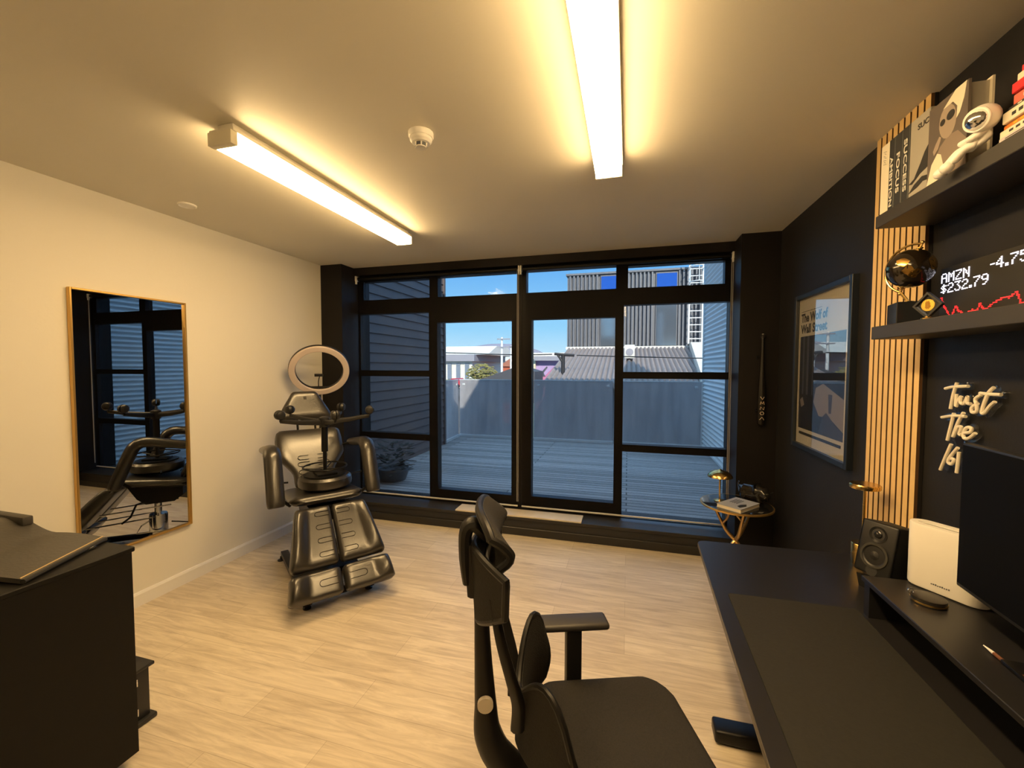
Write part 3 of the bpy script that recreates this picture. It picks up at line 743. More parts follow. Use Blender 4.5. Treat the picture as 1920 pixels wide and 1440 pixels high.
# ------------------------------------------------------------------ books on the upper shelf
def spine_book(y0, y1, h, m, txt, label, tcol, z_top=None, tsize=.03, start=.93, fit=None):
    t = thing('upright_book', label, 'book', (.99, (y0 + y1) / 2, S1))
    part('cover', B().box(.950, 1.075, y0, y1, S1, S1 + h, .002, 1), m, t, True, smooth=False)
    part('page_block', B().box(.956, 1.072, y0 + .003, y1 - .003, S1 + h, S1 + h + .0012), M['cream'], t, True, smooth=False)
    if txt:
        ym = (y0 + y1) / 2
        # reads top to bottom on the spine (facing -x)
        b = B(); b.text(txt, tsize, lambda x, y, z: (.950 - .0004 - z, ym + tsize * .34 - y, S1 + h * start - x), .0008, 1.12, fit=fit)
        part('spine_title', b, tcol, t, True, smooth=False, label='spine lettering')
    return t
spine_book(1.953, 2.003, .262, M['cream'], None, 'cream book standing at the shelf end beside three dark spines', M['ink'])
t = bpy.data.objects['upright_book']
b = B()
for k in range(7): b.tube([(.9490, 1.985 - .006 * (k % 2), S1 + .235 - .008 * k), (.9490, 1.966 + .004 * (k % 3), S1 + .230 - .008 * k)], .0007, 5)
part('spine_scribble', b, M['ext_dark'], t, True)
spine_book(1.917, 1.951, .262, M['book_dark'], 'AMBITION', 'dark book with AMBITION on its spine', M['white_ink'], tsize=.024, start=.74, fit=.185)
spine_book(1.872, 1.915, .262, M['book_dark'], 'FOCUS', 'dark book with FOCUS on its spine', M['white_ink'], tsize=.026, start=.74, fit=.145)
spine_book(1.832, 1.870, .262, M['book_dark'], 'SUCCESS', 'dark book with SUCCESS on its spine', M['white_ink'], tsize=.026, start=.84, fit=.185)
# face-out book with mountain cover
t = thing('cover_book', 'grey face-out book with a dark mountain cover behind the portrait book', 'book', (.97, 1.75, S1))
part('cover', B().box(.951, .985, 1.732, 1.829, S1, S1 + .262, .002, 1), M['grey_cover'], t, True, smooth=False)
b = B(); b.text('SUC', .026, lambda x, y, z: (.951 - .0003 - z, 1.790 - x, S1 + .215 + y), .0006, 1.2, fit=.055)
part('cover_title', b, M['ink'], t, True, smooth=False)
fx = lambda p, q: (.9507, 1.829 - p, S1 + q); fx1 = lambda p, q: (.9500, 1.829 - p, S1 + q)
b = B(); b.prism([(0, .045), (.03, .055), (.06, .095), (.08, .125), (.096, .14), (.096, .068), (.06, .06), (.02, .04)], fx, fx1)
b.prism([(.0, .012), (.05, .02), (.075, .030), (.096, .026), (.096, .042), (.07, .048), (.03, .034)], fx, fx1)
part('cover_picture', b, M['ink'], t, True, smooth=False)
# portrait book
t = thing('portrait_book', 'thick grey book with a portrait in dark glasses on its cover', 'book', (.96, 1.64, S1))
part('cover', B().box(.948, .954, 1.562, 1.727, S1, S1 + .243), mat('sepia', (.17, .145, .125), .45), t, True, smooth=False)
part('page_block', B().box(.954, 1.002, 1.572, 1.722, S1 + .002, S1 + .236), M['grey_cover'], t, True, smooth=False)
part('back_cover', B().box(1.002, 1.008, 1.562, 1.727, S1, S1 + .243), M['cream'], t, True, smooth=False)
g0 = lambda d: ((lambda p, q: (.9476, 1.727 - p, S1 + q)), (lambda p, q, d=d: (.9476 - d, 1.727 - p, S1 + q)))
def pic(name, poly, m, d):
    a, c = g0(d); part(name, B().prism(poly, a, c), m, t, True, smooth=False)
def oval(cx, cy, rx, ry, n=20, rot=0): return [(cx + rx * math.cos(2 * PI * k / n) * math.cos(rot) - ry * math.sin(2 * PI * k / n) * math.sin(rot), cy + rx * math.cos(2 * PI * k / n) * math.sin(rot) + ry * math.sin(2 * PI * k / n) * math.cos(rot)) for k in range(n)]
pic('printed_backdrop', [(.0, .0), (.165, 0), (.165, .243), (0, .243)], mat('sepia_dark', (.12, .10, .088), .45), .0002)
pic('printed_shoulders', [(.02, 0), (.165, 0), (.165, .075), (.13, .115), (.09, .120), (.055, .10), (.03, .06)], mat('sepia_skin', (.24, .19, .155), .45), .0005)
pic('printed_wrap', [(.0, .0), (.055, 0), (.075, .035), (.062, .075), (.045, .085), (.02, .06)], M['cream'], .0008)
pic('printed_face', oval(.085, .165, .036, .052, rot=.15), mat('sepia_face', (.34, .28, .23), .45), .0008)
pic('printed_headwrap', [(.065, .212), (.085, .225), (.115, .243), (.158, .243), (.150, .20), (.135, .165), (.122, .155), (.124, .19), (.105, .213), (.085, .212)], M['cream'], .0011)
pic('printed_glasses', oval(.098, .178, .017, .014), M['ink'], .0012)
pic('printed_eye', oval(.064, .172, .011, .010), M['ink'], .0012)
pic('printed_hand', [(.030, .085), (.048, .098), (.060, .128), (.052, .135), (.036, .118), (.025, .10)], mat('sepia_hand', (.36, .29, .24), .45), .0010)
# stack of lying books
stk = [(.018, 1.470, 'lilac', 'pale lilac book with dark lines, lowest of the lying stack', .0, 'ink'), (.020, 1.474, 'cream', 'cream book second from the bottom of the lying stack', .0, 'ink'),
       (.013, 1.468, 'orange', 'thin orange book low in the lying stack', .0, 'yellow'), (.030, 1.462, 'cream', 'thick cream book above the orange one in the lying stack', 0, 'ink'),
       (.009, 1.452, 'book_dark', 'thin dark-lettered book in the middle of the lying stack', 0, 'cream'), (.027, 1.442, 'pink', 'salmon-red book below the red and yellow one in the stack', 0, 'paper'),
       (.026, 1.437, 'red', 'red book with a yellow block on its spine in the stack', 0, 'yellow'), (.020, 1.428, 'cream', 'cream book between two red ones in the stack', 0, 'ink'),
       (.018, 1.422, 'red', 'bright red book second from the top of the stack', 0, 'pink'), (.016, 1.404, 'red', 'red book topmost of the lying stack', 0, 'pink')]
z = S1 + .0005
for k, (h, ye, m, lab, _, tm) in enumerate(stk):
    x0 = .962 + .004 * (k % 3); ln = .185 + .008 * ((k * 5) % 4)
    t = thing('lying_book', lab, 'book', (x0 + .06, ye - ln / 2, z), group=None)
    part('cover', B().box(x0, x0 + .135, ye - ln, ye, z, z + h * .97, .0015, 1), M[m], t, True, smooth=False)
    part('page_block', B().box(x0 + .004, x0 + .131, ye - ln + .004, ye + .0006, z + .0025, z + h - .0035), M['paper'], t, True, smooth=False)
    b = B()
    if m == 'red' and tm == 'yellow': b.box(x0 - .0006, x0, ye - .105, ye - .042, z + .002, z + h * .9)
    elif m == 'lilac':
        b.box(x0 - .0006, x0, ye - ln + .01, ye - .008, z + .004, z + .006).box(x0 - .0006, x0, ye - ln + .01, ye - .02, z + .010, z + .012)
    else:
        for q in range(6): b.box(x0 - .0006, x0, ye - .030 - .020 * q - .012, ye - .030 - .020 * q, z + h * .33, z + h * .62)
    part('spine_mark', b, M[tm], t, True, smooth=False)
    z += h
# astronaut figurine
t = thing('astronaut_figurine', 'white astronaut figurine with a mirrored visor sitting against the stacked books', 'figurine', (.935, 1.50, S1))
def skin(name, verts, edges, radii, m, parent, sub=2):
    me = bpy.data.meshes.new(name); me.from_pydata([tuple(MATX[parent.name].inverted() @ V(v)) for v in verts], edges, []); me.update()
    o = bpy.data.objects.new(name, me); COL.objects.link(o); o.parent = parent; MATX[o.name] = MATX[parent.name]
    o.modifiers.new('skin', 'SKIN')
    sv = me.skin_vertices[0].data
    for i, r in enumerate(radii):
        sv[i].radius = r if hasattr(r, '__len__') else (r, r)
    sv[0].use_root = True
    md = o.modifiers.new('sub', 'SUBSURF'); md.levels = sub; md.render_levels = sub
    dg = bpy.context.evaluated_depsgraph_get(); ev = o.evaluated_get(dg); nm = bpy.data.meshes.new_from_object(ev)
    o.modifiers.clear(); o.data = nm; nm.name = name; nm.materials.clear(); nm.materials.append(m)
    nm.polygons.foreach_set('use_smooth', [True] * len(nm.polygons)); bpy.data.meshes.remove(me)
    return o
vs = [(.962, 1.520, S1 + .024), (.960, 1.512, S1 + .045), (.958, 1.506, S1 + .062),
      (.945, 1.530, S1 + .032), (.928, 1.550, S1 + .034), (.918, 1.572, S1 + .012), (.914, 1.592, S1 - .004),
      (.940, 1.510, S1 + .032), (.922, 1.525, S1 + .030), (.912, 1.535, S1 + .010), (.906, 1.552, S1 - .002),
      (.944, 1.522, S1 + .060), (.930, 1.538, S1 + .050), (.920, 1.552, S1 + .048),
      (.944, 1.492, S1 + .058), (.928, 1.496, S1 + .046), (.918, 1.516, S1 + .044)]
es = [(0, 1), (1, 2), (0, 3), (3, 4), (4, 5), (5, 6), (0, 7), (7, 8), (8, 9), (9, 10), (2, 11), (11, 12), (12, 13), (2, 14), (14, 15), (15, 16)]
skin('suit_body', vs, es, [.022, .023, .018, .014, .0125, .012, .013, .014, .0125, .012, .013, .010, .009, .009, .010, .009, .009], M['white_gloss'], t)
HC = V((.936, 1.486, S1 + .088))
hdir = V((-.80, -.30, -.22)).normalized()
part('helmet', B().ell(HC, .036), M['white_gloss'], t, True)
HM = hdir.to_track_quat('Z', 'Y').to_matrix().to_4x4()
part('visor', B().ell(HC + hdir * .013, (.029, .026, .026), M=HM), M['chrome'], t, True, label='mirrored visor')
part('visor_rim', B().tube([HC + hdir * .020 + HM @ V((.030 * math.cos(k * PI / 12), .028 * math.sin(k * PI / 12), 0)) for k in range(24)], .0035, 8, closed=True), M['white_gloss'], t, True)
for x, y in ((.912, 1.602), (.903, 1.560)):
    part('boot', B().ell((x, y, S1 - .008), (.016, .019, .0155)), M['white_gloss'], t, True)

# ------------------------------------------------------------------ lower shelf: globe, coin, ticker
GC = V((1.0, 1.89, 1.963))
t = thing('desk_globe', 'black and gold globe on a brass arc and dark block base', 'globe', (1.0, 1.895, S2))
b = B(); b.ell(GC, .070, 40, 24); part('sphere', b, M['globe'], t, True)
b = B()
for k in range(14):
    a = k * 1.3; zz = -.03 + .075 * random.random(); rr = math.sqrt(max(0, .0702 ** 2 - zz ** 2)); 
    p = V((rr * math.cos(a), rr * math.sin(a), zz)); n = p.normalized(); e1 = n.orthogonal().normalized(); e2 = n.cross(e1)
    poly = [(.012 + .016 * random.random()) for q in range(9)]
    top = [GC + (p + e1 * poly[q] * math.cos(q * 2 * PI / 9) + e2 * poly[q] * math.sin(q * 2 * PI / 9)).normalized() * .0707 for q in range(9)]
    c = GC + n * .0709; vs = [c] + top; b.add(vs, [(0, 1 + q, 1 + (q + 1) % 9) for q in range(9)])
part('land_map', b, M['globe_gold'], t, True, label='gold land areas')
ax = V((-.05, -.35, .93)).normalized(); pl = V((.30, -.85, 0)).normalized()
pl2 = (V((.45, -.9, 0))).normalized(); arc = []
axis0 = V((0, 0, 1)) * .93 + pl2 * .37; axis0.normalize(); ortho = (pl2 - axis0 * pl2.dot(axis0)).normalized()
for k in range(33):
    a = PI * k / 32; arc.append(GC + (axis0 * math.cos(a) - ortho * math.sin(a)) * .087)
part('meridian_arc', B().tube(arc, .0042, 8), M['gold'], t, True, label='brass arc')
for sg in (1, -1):
    b = B(); b.cyl(GC + axis0 * .068 * sg, GC + axis0 * .092 * sg, .004, seg=10).ell(GC + axis0 * .093 * sg, .006).ell(GC + axis0 * .072 * sg, (.010, .010, .005))
    part('axis_pin', b, M['gold'], t, True)
lowest = min(arc, key=lambda p: p.z)
b = B(); b.tube([lowest, (1.005, 1.90, S2 + .078)], .005, 8); b.lathe([(0, 0), (.016, 0), (.012, .006), (0, .008)], (1.005, 1.90, S2 + .078))
part('stem', b, M['gold'], t, True)
part('base_block', B().cbox((0, 0, .039), (.085, .105, .078), .002, 1, M=Matrix.Translation((1.0, 1.905, S2)) @ Matrix.Rotation(math.radians(-12), 4, 'Z')), mat('block_base', (.016, .018, .022), .12), t, True, smooth=False)
t = thing('coin_display', 'gold coin in a black diamond frame in front of the globe', 'ornament', (.963, 1.722, S2), math.radians(-155))
DM = Matrix.Translation((0, 0, .046)) @ Matrix.Rotation(math.radians(45), 4, 'X')
b = B(); s_, w_ = .031, .006
b.box(-.006, .006, -s_, s_, -s_, -s_ + w_, M=DM).box(-.006, .006, -s_, s_, s_ - w_, s_, M=DM).box(-.006, .006, -s_, -s_ + w_, -s_ + w_, s_ - w_, M=DM).box(-.006, .006, s_ - w_, s_, -s_ + w_, s_ - w_, M=DM)
part('diamond_frame', b, M['black_plastic'], t, smooth=False)
part('coin', B().lathe([(0, -.0016), (.0195, -.0016), (.020, 0), (.0195, .0016), (.0175, .0016), (.0170, .0010), (0, .0010)], seg=32, M=Matrix.Translation((0, 0, .046)) @ RX), mat('coin_gold', (.95, .62, .12), .25, .9), t, label='gold coin')
b = B(); b.text('B', .026, lambda x, y, z: (.0012 + z, x - .008, .046 - .0085 + y), .0008, 1.5)
b.box(.0012, .0020, -.004, -.002, .033, .060).box(.0012, .0020, .001, .003, .033, .060)
part('coin_symbol', b, mat('coin_dark', (.35, .18, .03), .35, .8), t, smooth=False)
part('film', B().box(-.0006, .0006, -s_ + w_, s_ - w_, -s_ + w_, s_ - w_, M=DM), M['acrylic'], t, smooth=False)
part('display_foot', B().lathe([(0, 0), (.018, 0), (.018, .003), (.008, .006), (.006, .010), (0, .010)]), M['gold'], t)
# LED ticker
t = thing('ticker_display', 'long LED stock ticker board with white digits and a red chart on the lower shelf', 'led display', (1.11, 1.4, S2))
part('board', B().box(1.104, 1.130, .85, 1.916, S2 + .001, 1.960, .002, 1), M['led_board'], t, True, smooth=False)
FONT = {'A': '01110 10001 10001 11111 10001 10001 10001', 'M': '10001 11011 10101 10101 10001 10001 10001', 'Z': '11111 00001 00010 00100 01000 10000 11111', 'N': '10001 11001 10101 10101 10011 10001 10001',
 '$': '00100 01111 10100 01110 00101 11110 00100', '2': '01110 10001 00001 00110 01000 10000 11111', '3': '11111 00010 00100 00010 00001 10001 01110', '.': '00 00 00 00 00 11 11', '7': '11111 00001 00010 00100 01000 01000 01000',
 '9': '01110 10001 10001 01111 00001 00010 01100', '-': '000 000 000 111 000 000 000', '4': '00010 00110 01010 10010 11111 00010 00010', '5': '11111 10000 11110 00001 00001 10001 01110', '%': '11001 11001 00010 00100 01000 10011 10011'}
def dots(b, txt, y, z, py, pz):
    for ch in txt:
        g = FONT[ch].split()
        for r, row in enumerate(g):
            for c_, v_ in enumerate(row):
                if v_ == '1': b.box(1.1025, 1.104, y - c_ * py - py * .82, y - c_ * py, z - r * pz - pz * .72, z - r * pz)
        y -= (len(g[0]) + 1) * py
    return y
b = B(); dots(b, 'AMZN', 1.908, 1.9395, .0057, .0050); part('ticker_name', b, M['led_white'], t, True, smooth=False, label='white lit letters')
b = B(); dots(b, '$232.79', 1.908, 1.9010, .0055, .0050); part('price_digits', b, M['led_white'], t, True, smooth=False, label='white lit digits')
b = B(); dots(b, '-4.75%', 1.694, 1.9425, .0055, .0050); part('change_digits', b, M['led_white'], t, True, smooth=False, label='white lit digits')
ch = [(1.9062, 1.8554), (1.8965, 1.8288), (1.8763, 1.8056), (1.8612, 1.7857), (1.8491, 1.7843), (1.8426, 1.8012), (1.8333, 1.8175), (1.825, 1.8011), (1.8013, 1.7873), (1.7845, 1.7852), (1.7607, 1.7927), (1.7444, 1.7843), (1.7348, 1.7975), (1.7293, 1.811), (1.7168, 1.793), (1.6993, 1.7886), (1.6878, 1.799), (1.6693, 1.8061), (1.6425, 1.8155), (1.6203, 1.812), (1.5978, 1.8269), (1.5907, 1.8128), (1.5833, 1.7914), (1.5651, 1.7905), (1.54, 1.80), (1.50, 1.792)]
b = B(); seen = set()
for (ya, za), (yb, zb_) in zip(ch, ch[1:]):
    n = max(1, int(max(abs(ya - yb), abs(za - zb_)) / .0022))
    for k in range(n + 1):
        y, z = ya + (yb - ya) * k / n, za + (zb_ - za) * k / n; q = (round(y / .0055), round(z / .0050))
        if q not in seen:
            seen.add(q); b.box(1.1025, 1.104, q[0] * .0055 - .0045, q[0] * .0055, q[1] * .005 - .0034, q[1] * .005)
part('red_pixels', b, M['led_red'], t, True, smooth=False, label='red lit chart line')

# ------------------------------------------------------------------ neon sign (off)
NE = [[(1.8237, 1.5457), (1.8376, 1.5066), (1.849, 1.4516)], [(1.878, 1.5225), (1.8391, 1.5305), (1.7728, 1.5357)], [(1.8231, 1.5061), (1.824, 1.4636), (1.8161, 1.4807), (1.8014, 1.4994)],
      [(1.8006, 1.4981), (1.8036, 1.479), (1.7878, 1.475), (1.774, 1.5), (1.7734, 1.4789), (1.7593, 1.4774)], [(1.7165, 1.5104), (1.7401, 1.4946), (1.7338, 1.4745), (1.7335, 1.4538), (1.7504, 1.45), (1.7532, 1.4644), (1.7304, 1.4812)],
      [(1.6701, 1.5367), (1.6922, 1.5132), (1.7117, 1.4574), (1.7007, 1.4527), (1.6811, 1.4767), (1.6639, 1.4917)], [(1.723, 1.515), (1.6834, 1.5143), (1.6432, 1.5151)],
      [(1.8315, 1.4381), (1.8433, 1.3895), (1.8569, 1.3369)], [(1.8889, 1.4162), (1.8328, 1.4283), (1.7783, 1.4319)], [(1.7876, 1.4442), (1.8099, 1.4078), (1.8317, 1.3523), (1.8105, 1.39), (1.7941, 1.3923), (1.8022, 1.3694), (1.7915, 1.3657)],
      [(1.7817, 1.3753), (1.7552, 1.382), (1.7517, 1.3957), (1.771, 1.3948), (1.784, 1.3736), (1.7782, 1.3571), (1.7572, 1.3619), (1.7333, 1.382)],
      [(1.8375, 1.3263), (1.8625, 1.2736), (1.8847, 1.2227)], [(1.8062, 1.3197), (1.8436, 1.2748), (1.8475, 1.2584), (1.8313, 1.2565), (1.8214, 1.274), (1.8344, 1.2753)], [(1.8001, 1.3059), (1.803, 1.267), (1.8068, 1.2305)]]
t = thing('neon_sign', 'unlit white script neon sign on the black wall above the router', 'neon sign', (1.12, 1.78, 1.38))
b = B(); c2 = B()
for s_ in NE:
    b.tube([(1.112, y, z) for y, z in s_], .0055, 8, smooth=5)
    c2.tube([(1.125, y, z) for y, z in s_], .013, 10, flat=.28, up=(1, 0, 0), smooth=4)
c2.tube([(1.125, 1.846, 1.455), (1.125, 1.835, 1.43)], .012, 8, flat=.28, up=(1, 0, 0)); c2.tube([(1.125, 1.855, 1.34), (1.125, 1.842, 1.315)], .012, 8, flat=.28, up=(1, 0, 0))
part('letter_tubes', b, M['neon'], t, True, label='white letter tubes')
part('acrylic_backing', c2, M['acrylic'], t, True, label='clear acrylic backing')
b = B()
for y, z in ((1.80, 1.545), (1.66, 1.52), (1.80, 1.34)): b.cyl((1.126, y, z), (XR, y, z), .004, seg=8)
part('standoff', b, M['chrome'], t, True)

# ------------------------------------------------------------------ framed poster
t = thing('framed_poster', 'large black-framed film poster with a dark picture on the black wall', 'poster', (XR, 2.93, 1.07))
y0, y1, z0, z1, fwid = 2.552, 3.322, 1.058, 2.080, .042
b = B()
X0, X1 = 1.106, XR
b.box(X0, X1, y0, y0 + .030, z0, z1, .002, 1).box(X0, X1, y1 - .030, y1, z0, z1, .002, 1).box(X0, X1, y0 + .030, y1 - .030, z0, z0 + .030, .002, 1).box(X0, X1, y0 + .030, y1 - .030, z1 - .030, z1, .002, 1)
part('poster_frame', b, M['navy'], t, True, smooth=False)
sh = part('printed_sheet', B().box(1.128, 1.130, y0 + .03, y1 - .03, z0 + .03, z1 - .03), M['paper'], t, True, smooth=False)
def pp(name, m, rects=None, polys=None, d=.0004):
    b = B()
    for ya, yb, za, zb_ in rects or []: b.box(1.128 - d, 1.128, ya, yb, za, zb_)
    for P_ in polys or []: b.prism(P_, lambda p, q: (1.128, p, q), lambda p, q: (1.128 - d, p, q))
    part(name, b, m, sh, True, smooth=False)
pp('printed_photo', mat('photo_dark', (.022, .020, .022), .5), [(2.645, 3.262, 1.190, 1.802)])
pp('printed_stripes', mat('photo_grey', (.11, .11, .115), .5), [(3.19, 3.215, 1.42, 1.802), (3.12, 3.15, 1.42, 1.802), (3.05, 3.065, 1.42, 1.802)], d=.0008)
pp('printed_scene', mat('photo_beige', (.36, .30, .26), .5), None, [[(2.645, 1.42), (2.90, 1.50), (3.0, 1.47), (3.03, 1.38), (2.95, 1.30), (2.80, 1.30), (2.645, 1.24)], [(3.20, 1.40), (3.24, 1.38), (3.22, 1.33), (3.17, 1.35)]], d=.0008)
pp('printed_shadow', mat('photo_violet', (.07, .065, .09), .5), None, [[(2.645, 1.24), (2.72, 1.26), (2.85, 1.33), (2.90, 1.30), (2.95, 1.19), (2.645, 1.19)], [(2.78, 1.44), (2.83, 1.44), (2.82, 1.33), (2.79, 1.33)]], d=.0011)
pp('printed_bar', M['ink'], [(2.665, 3.245, 1.150, 1.168), (2.95, 3.26, 1.965, 1.968)])
b = B(); b.text('The Wolf of', .078, lambda x, y, z: (1.128 - z, 3.256 - x, 1.898 + y), .0005, 1.3, fit=.385); b.text('Wall Street', .078, lambda x, y, z: (1.128 - z, 3.256 - x, 1.825 + y), .0005, 1.3, fit=.385)
part('printed_title', b, M['ink'], sh, True, smooth=False)
part('poster_glazing', B().box(1.119, 1.121, y0 + .03, y1 - .03, z0 + .03, z1 - .03), M['acry_poster'], t, True, smooth=False)

# ------------------------------------------------------------------ bat on the front pillar
t = thing('baseball_bat', 'black baseball bat with pale lettering hung upright on the dark front wall', 'baseball bat', (1.015, 3.68, 1.14))
part('barrel', B().lathe([(0, 0), (.018, .002), (.026, .012), (.0285, .06), (.0285, .20), (.025, .32), (.017, .45), (.0125, .58), (.0125, .675), (.0125, .69), (0, .69)]), mat('bat_black', (.012, .011, .011), .25), t)
part('knob', B().lathe([(0, .685), (.0125, .688), (.020, .697), (.021, .705), (.015, .714), (0, .716)]), mat('bat_knob', (.02, .018, .018), .3), t)
part('knob_cap', B().lathe([(0, .714), (.008, .714), (.008, .718), (0, .719)]), M['white_ink'], t, label='white cap')
b = B()
for k, g in enumerate(('VL', 'O', 'N', 'MI', 'V')):
    zz = .045 + .040 * k
    P_ = {'VL': [(-.6, 0), (0, .022), (.5, 0)], 'O': [(.45, .012), (.15, .024), (-.35, .020), (-.5, .010), (-.2, 0), (.3, .002), (.45, .012)], 'N': [(-.5, 0), (-.4, .022), (.4, 0), (.5, .022)], 'MI': [(-.5, 0), (-.3, .024), (0, .006), (.3, .024), (.5, 0)], 'V': [(-.5, .022), (0, 0), (.45, .020)]}[g]
    b.tube([(.0288 * math.cos(-PI / 2 + a), .0288 * math.sin(-PI / 2 + a), zz + q) for a, q in P_], .0022, 5)
part('bat_lettering', b, mat('bat_print', (.75, .58, .42), .5), t)
b = B(); b.box(-.03, .03, .030, .042, .10, .13).box(-.03, .03, .030, .042, .52, .55)
b.tube([(-.028, .03, .115), (-.031, -.005, .112)], .003, 6); b.tube([(.028, .03, .115), (.031, -.005, .112)], .003, 6)
part('wall_clip', b, M['black_metal'], t)

# ------------------------------------------------------------------ side table in the corner and what is on it
TC = V((.798, 3.435, 0)); TZ = .572
t = thing('side_table', 'small round side table with gold branching legs in the window corner', 'side table', TC)
part('table_top', B().lathe([(0, TZ - .016), (.238, TZ - .016), (.244, TZ - .010), (.246, TZ - .001), (.240, TZ), (0, TZ)], seg=56), mat('black_glass_top', (.012, .011, .010), .05, coat=.5), t)
part('top_rim', B().lathe([(.240, TZ - .017), (.248, TZ - .014), (.2485, TZ - .003), (.244, TZ + .0002), (.240, TZ + .0002)], seg=56), M['gold_frame'], t, label='gold rim')
for k in range(3):
    a = 2 * PI * k / 3 + .6; a2 = a + PI * .93
    lg = part('branch_leg', B().tube([(.17 * math.cos(a), .17 * math.sin(a), TZ - .016), (.07 * math.cos(a), .07 * math.sin(a), .36), (.02 * math.cos(a2), .02 * math.sin(a2), .27), (.10 * math.cos(a2), .10 * math.sin(a2), .12), (.19 * math.cos(a2), .19 * math.sin(a2), .006)], [.010, .013, .014, .012, .010], 8, smooth=4), mat('bronze_gold', (.60, .40, .17), .3, .9), t)
    part('twig', B().tube([(.09 * math.cos(a), .09 * math.sin(a), .40), (.06 * math.cos(a + .8), .06 * math.sin(a + .8), .48), (.10 * math.cos(a + 1.1), .10 * math.sin(a + 1.1), TZ - .016)], [.009, .008, .007], 8, smooth=4), mat('bronze_twig', (.60, .40, .17), .3, .9), lg)
t = thing('dome_lamp', 'small brass lamp with a domed shade on the round side table', 'lamp', (.690, 3.470, TZ + .0005))
part('lamp_foot', B().lathe([(0, 0), (.040, 0), (.041, .006), (.02, .012), (0, .013)]), M['gold'], t)
part('lamp_stem', B().cyl((0, 0, .01), (0, 0, .205), .0065), M['gold'], t)
part('lamp_shade', B().lathe([(.086, .185), (.089, .186), (.086, .198), (.070, .218), (.045, .233), (.015, .239), (.006, .246), (0, .246), (0, .235), (.043, .226), (.067, .211), (.083, .192)], seg=36), M['gold'], t)
t = thing('table_book', 'pale-covered book lying on the round side table', 'book', (.792, 3.352, TZ + .0005), math.radians(48.6))
part('cover', B().box(-.130, .130, -.088, .088, .0, .004).box(-.130, .130, -.088, .088, .024, .028), mat('book_pale', (.42, .44, .47), .5), t, smooth=False)
part('page_block', B().box(-.127, .127, -.086, .086, .004, .024), M['paper'], t, smooth=False)
b = B(); b.prism([(-.09, -.06), (-.03, -.075), (.02, -.05), (-.02, -.03), (-.07, -.03)], lambda p, q: (p, q, .028), lambda p, q: (p, q, .0284))
for k in range(4): b.box(-.02, .085, .0 + .016 * k, .007 + .016 * k, .028, .0284)
part('cover_print', b, M['ink'], t, smooth=False)
t = thing('bull_figurine', 'dark glossy bull figurine at the back of the round side table', 'figurine', (.925, 3.545, TZ), math.radians(-40))
bm_ = mat('bull_black', (.016, .014, .012), .12, coat=.6)
def LP(x, y, z): return tuple(MATX[t.name] @ V((x, y, z)))
vs = [LP(0, 0, .075), LP(.05, 0, .085), LP(.085, 0, .075), LP(.115, -.012, .055), LP(.135, -.018, .04), LP(-.05, 0, .08), LP(-.075, 0, .085), LP(-.10, 0, .11), LP(-.085, 0, .135),
      LP(.06, .03, .04), LP(.075, .034, .006), LP(.06, -.03, .04), LP(.082, -.036, .006), LP(-.055, .028, .042), LP(-.07, .03, .006), LP(-.05, -.028, .042), LP(-.05, -.03, .006)]
es = [(0, 1), (1, 2), (2, 3), (3, 4), (0, 5), (5, 6), (6, 7), (7, 8), (1, 9), (9, 10), (1, 11), (11, 12), (5, 13), (13, 14), (5, 15), (15, 16)]
skin('bull_body', vs, es, [.052, .062, .052, .040, .027, .048, .034, .008, .010, .022, .015, .022, .015, .024, .015, .024, .015], bm_, t)
for s_ in (-1, 1): part('horn', B().tube([(.115, s_ * .016 - .01, .072), (.125, s_ * .036 - .01, .080), (.145, s_ * .038 - .01, .095)], [.007, .006, .002], 8, smooth=4), bm_, t)

# ------------------------------------------------------------------ office chair (local: x forward, y towards the window)
OC = V((-.015, 1.233, 0)); OA = math.radians(20)
t = thing('office_chair', 'black mesh office chair with headrest pulled back from the desk', 'office chair', OC, OA)
CP = M['chair_plastic']; MF = M['mesh_fab']
b = B(); b.pad((-.25, 0, .445), (0, 1, 0), (1, 0, .02), (-.02, 0, 1), .50, lambda q: .252 - .012 * q, .055, bulge=lambda a, q: .010 * abs(a) ** 3 - .012 * (1 - a * a), corner=.30, nu=26, nv=26, e=10)
part('seat', b, MF, t)
b = B(); b.pad((-.25, 0, .425), (0, 1, 0), (1, 0, .02), (-.02, 0, 1), .505, lambda q: .258 - .012 * q, .035, corner=.30, e=10)
part('seat_frame', b, CP, t)
# lumbar: butterfly shape wrapping forward
def lum(u, v_, o):
    y = (2 * u - 1) * .215; a = abs(y) / .215
    zt = .675 + .118 * math.sin(min(1, a * 1.45) * PI / 2) ** 2 - .11 * (max(0, a - .62) / .38) ** 3 - .03 * max(0, -y / .215); zb = .515 + .02 * a
    z = zb + (zt - zb) * v_
    x = -.285 + .105 * a ** 1.7 + .015 * math.sin(PI * v_)
    return V((x - o * (1 - .3 * a), y, z))
b = B(); b.sheet(lambda u, v_: lum(u, v_, 0), lambda u, v_: lum(u, v_, .022), 28, 10)
part('lumbar_rest', b, MF, t, angle=50)
b = B(); edge = [lum(k / 24, 1, .011) for k in range(25)] + [lum(1, 1 - k / 6, .011) for k in range(1, 7)] + [lum(1 - k / 24, 0, .011) for k in range(1, 25)] + [lum(0, k / 6, .011) for k in range(1, 6)]
b.tube(edge, .009, 8, closed=True)
part('lumbar_frame', b, CP, t)
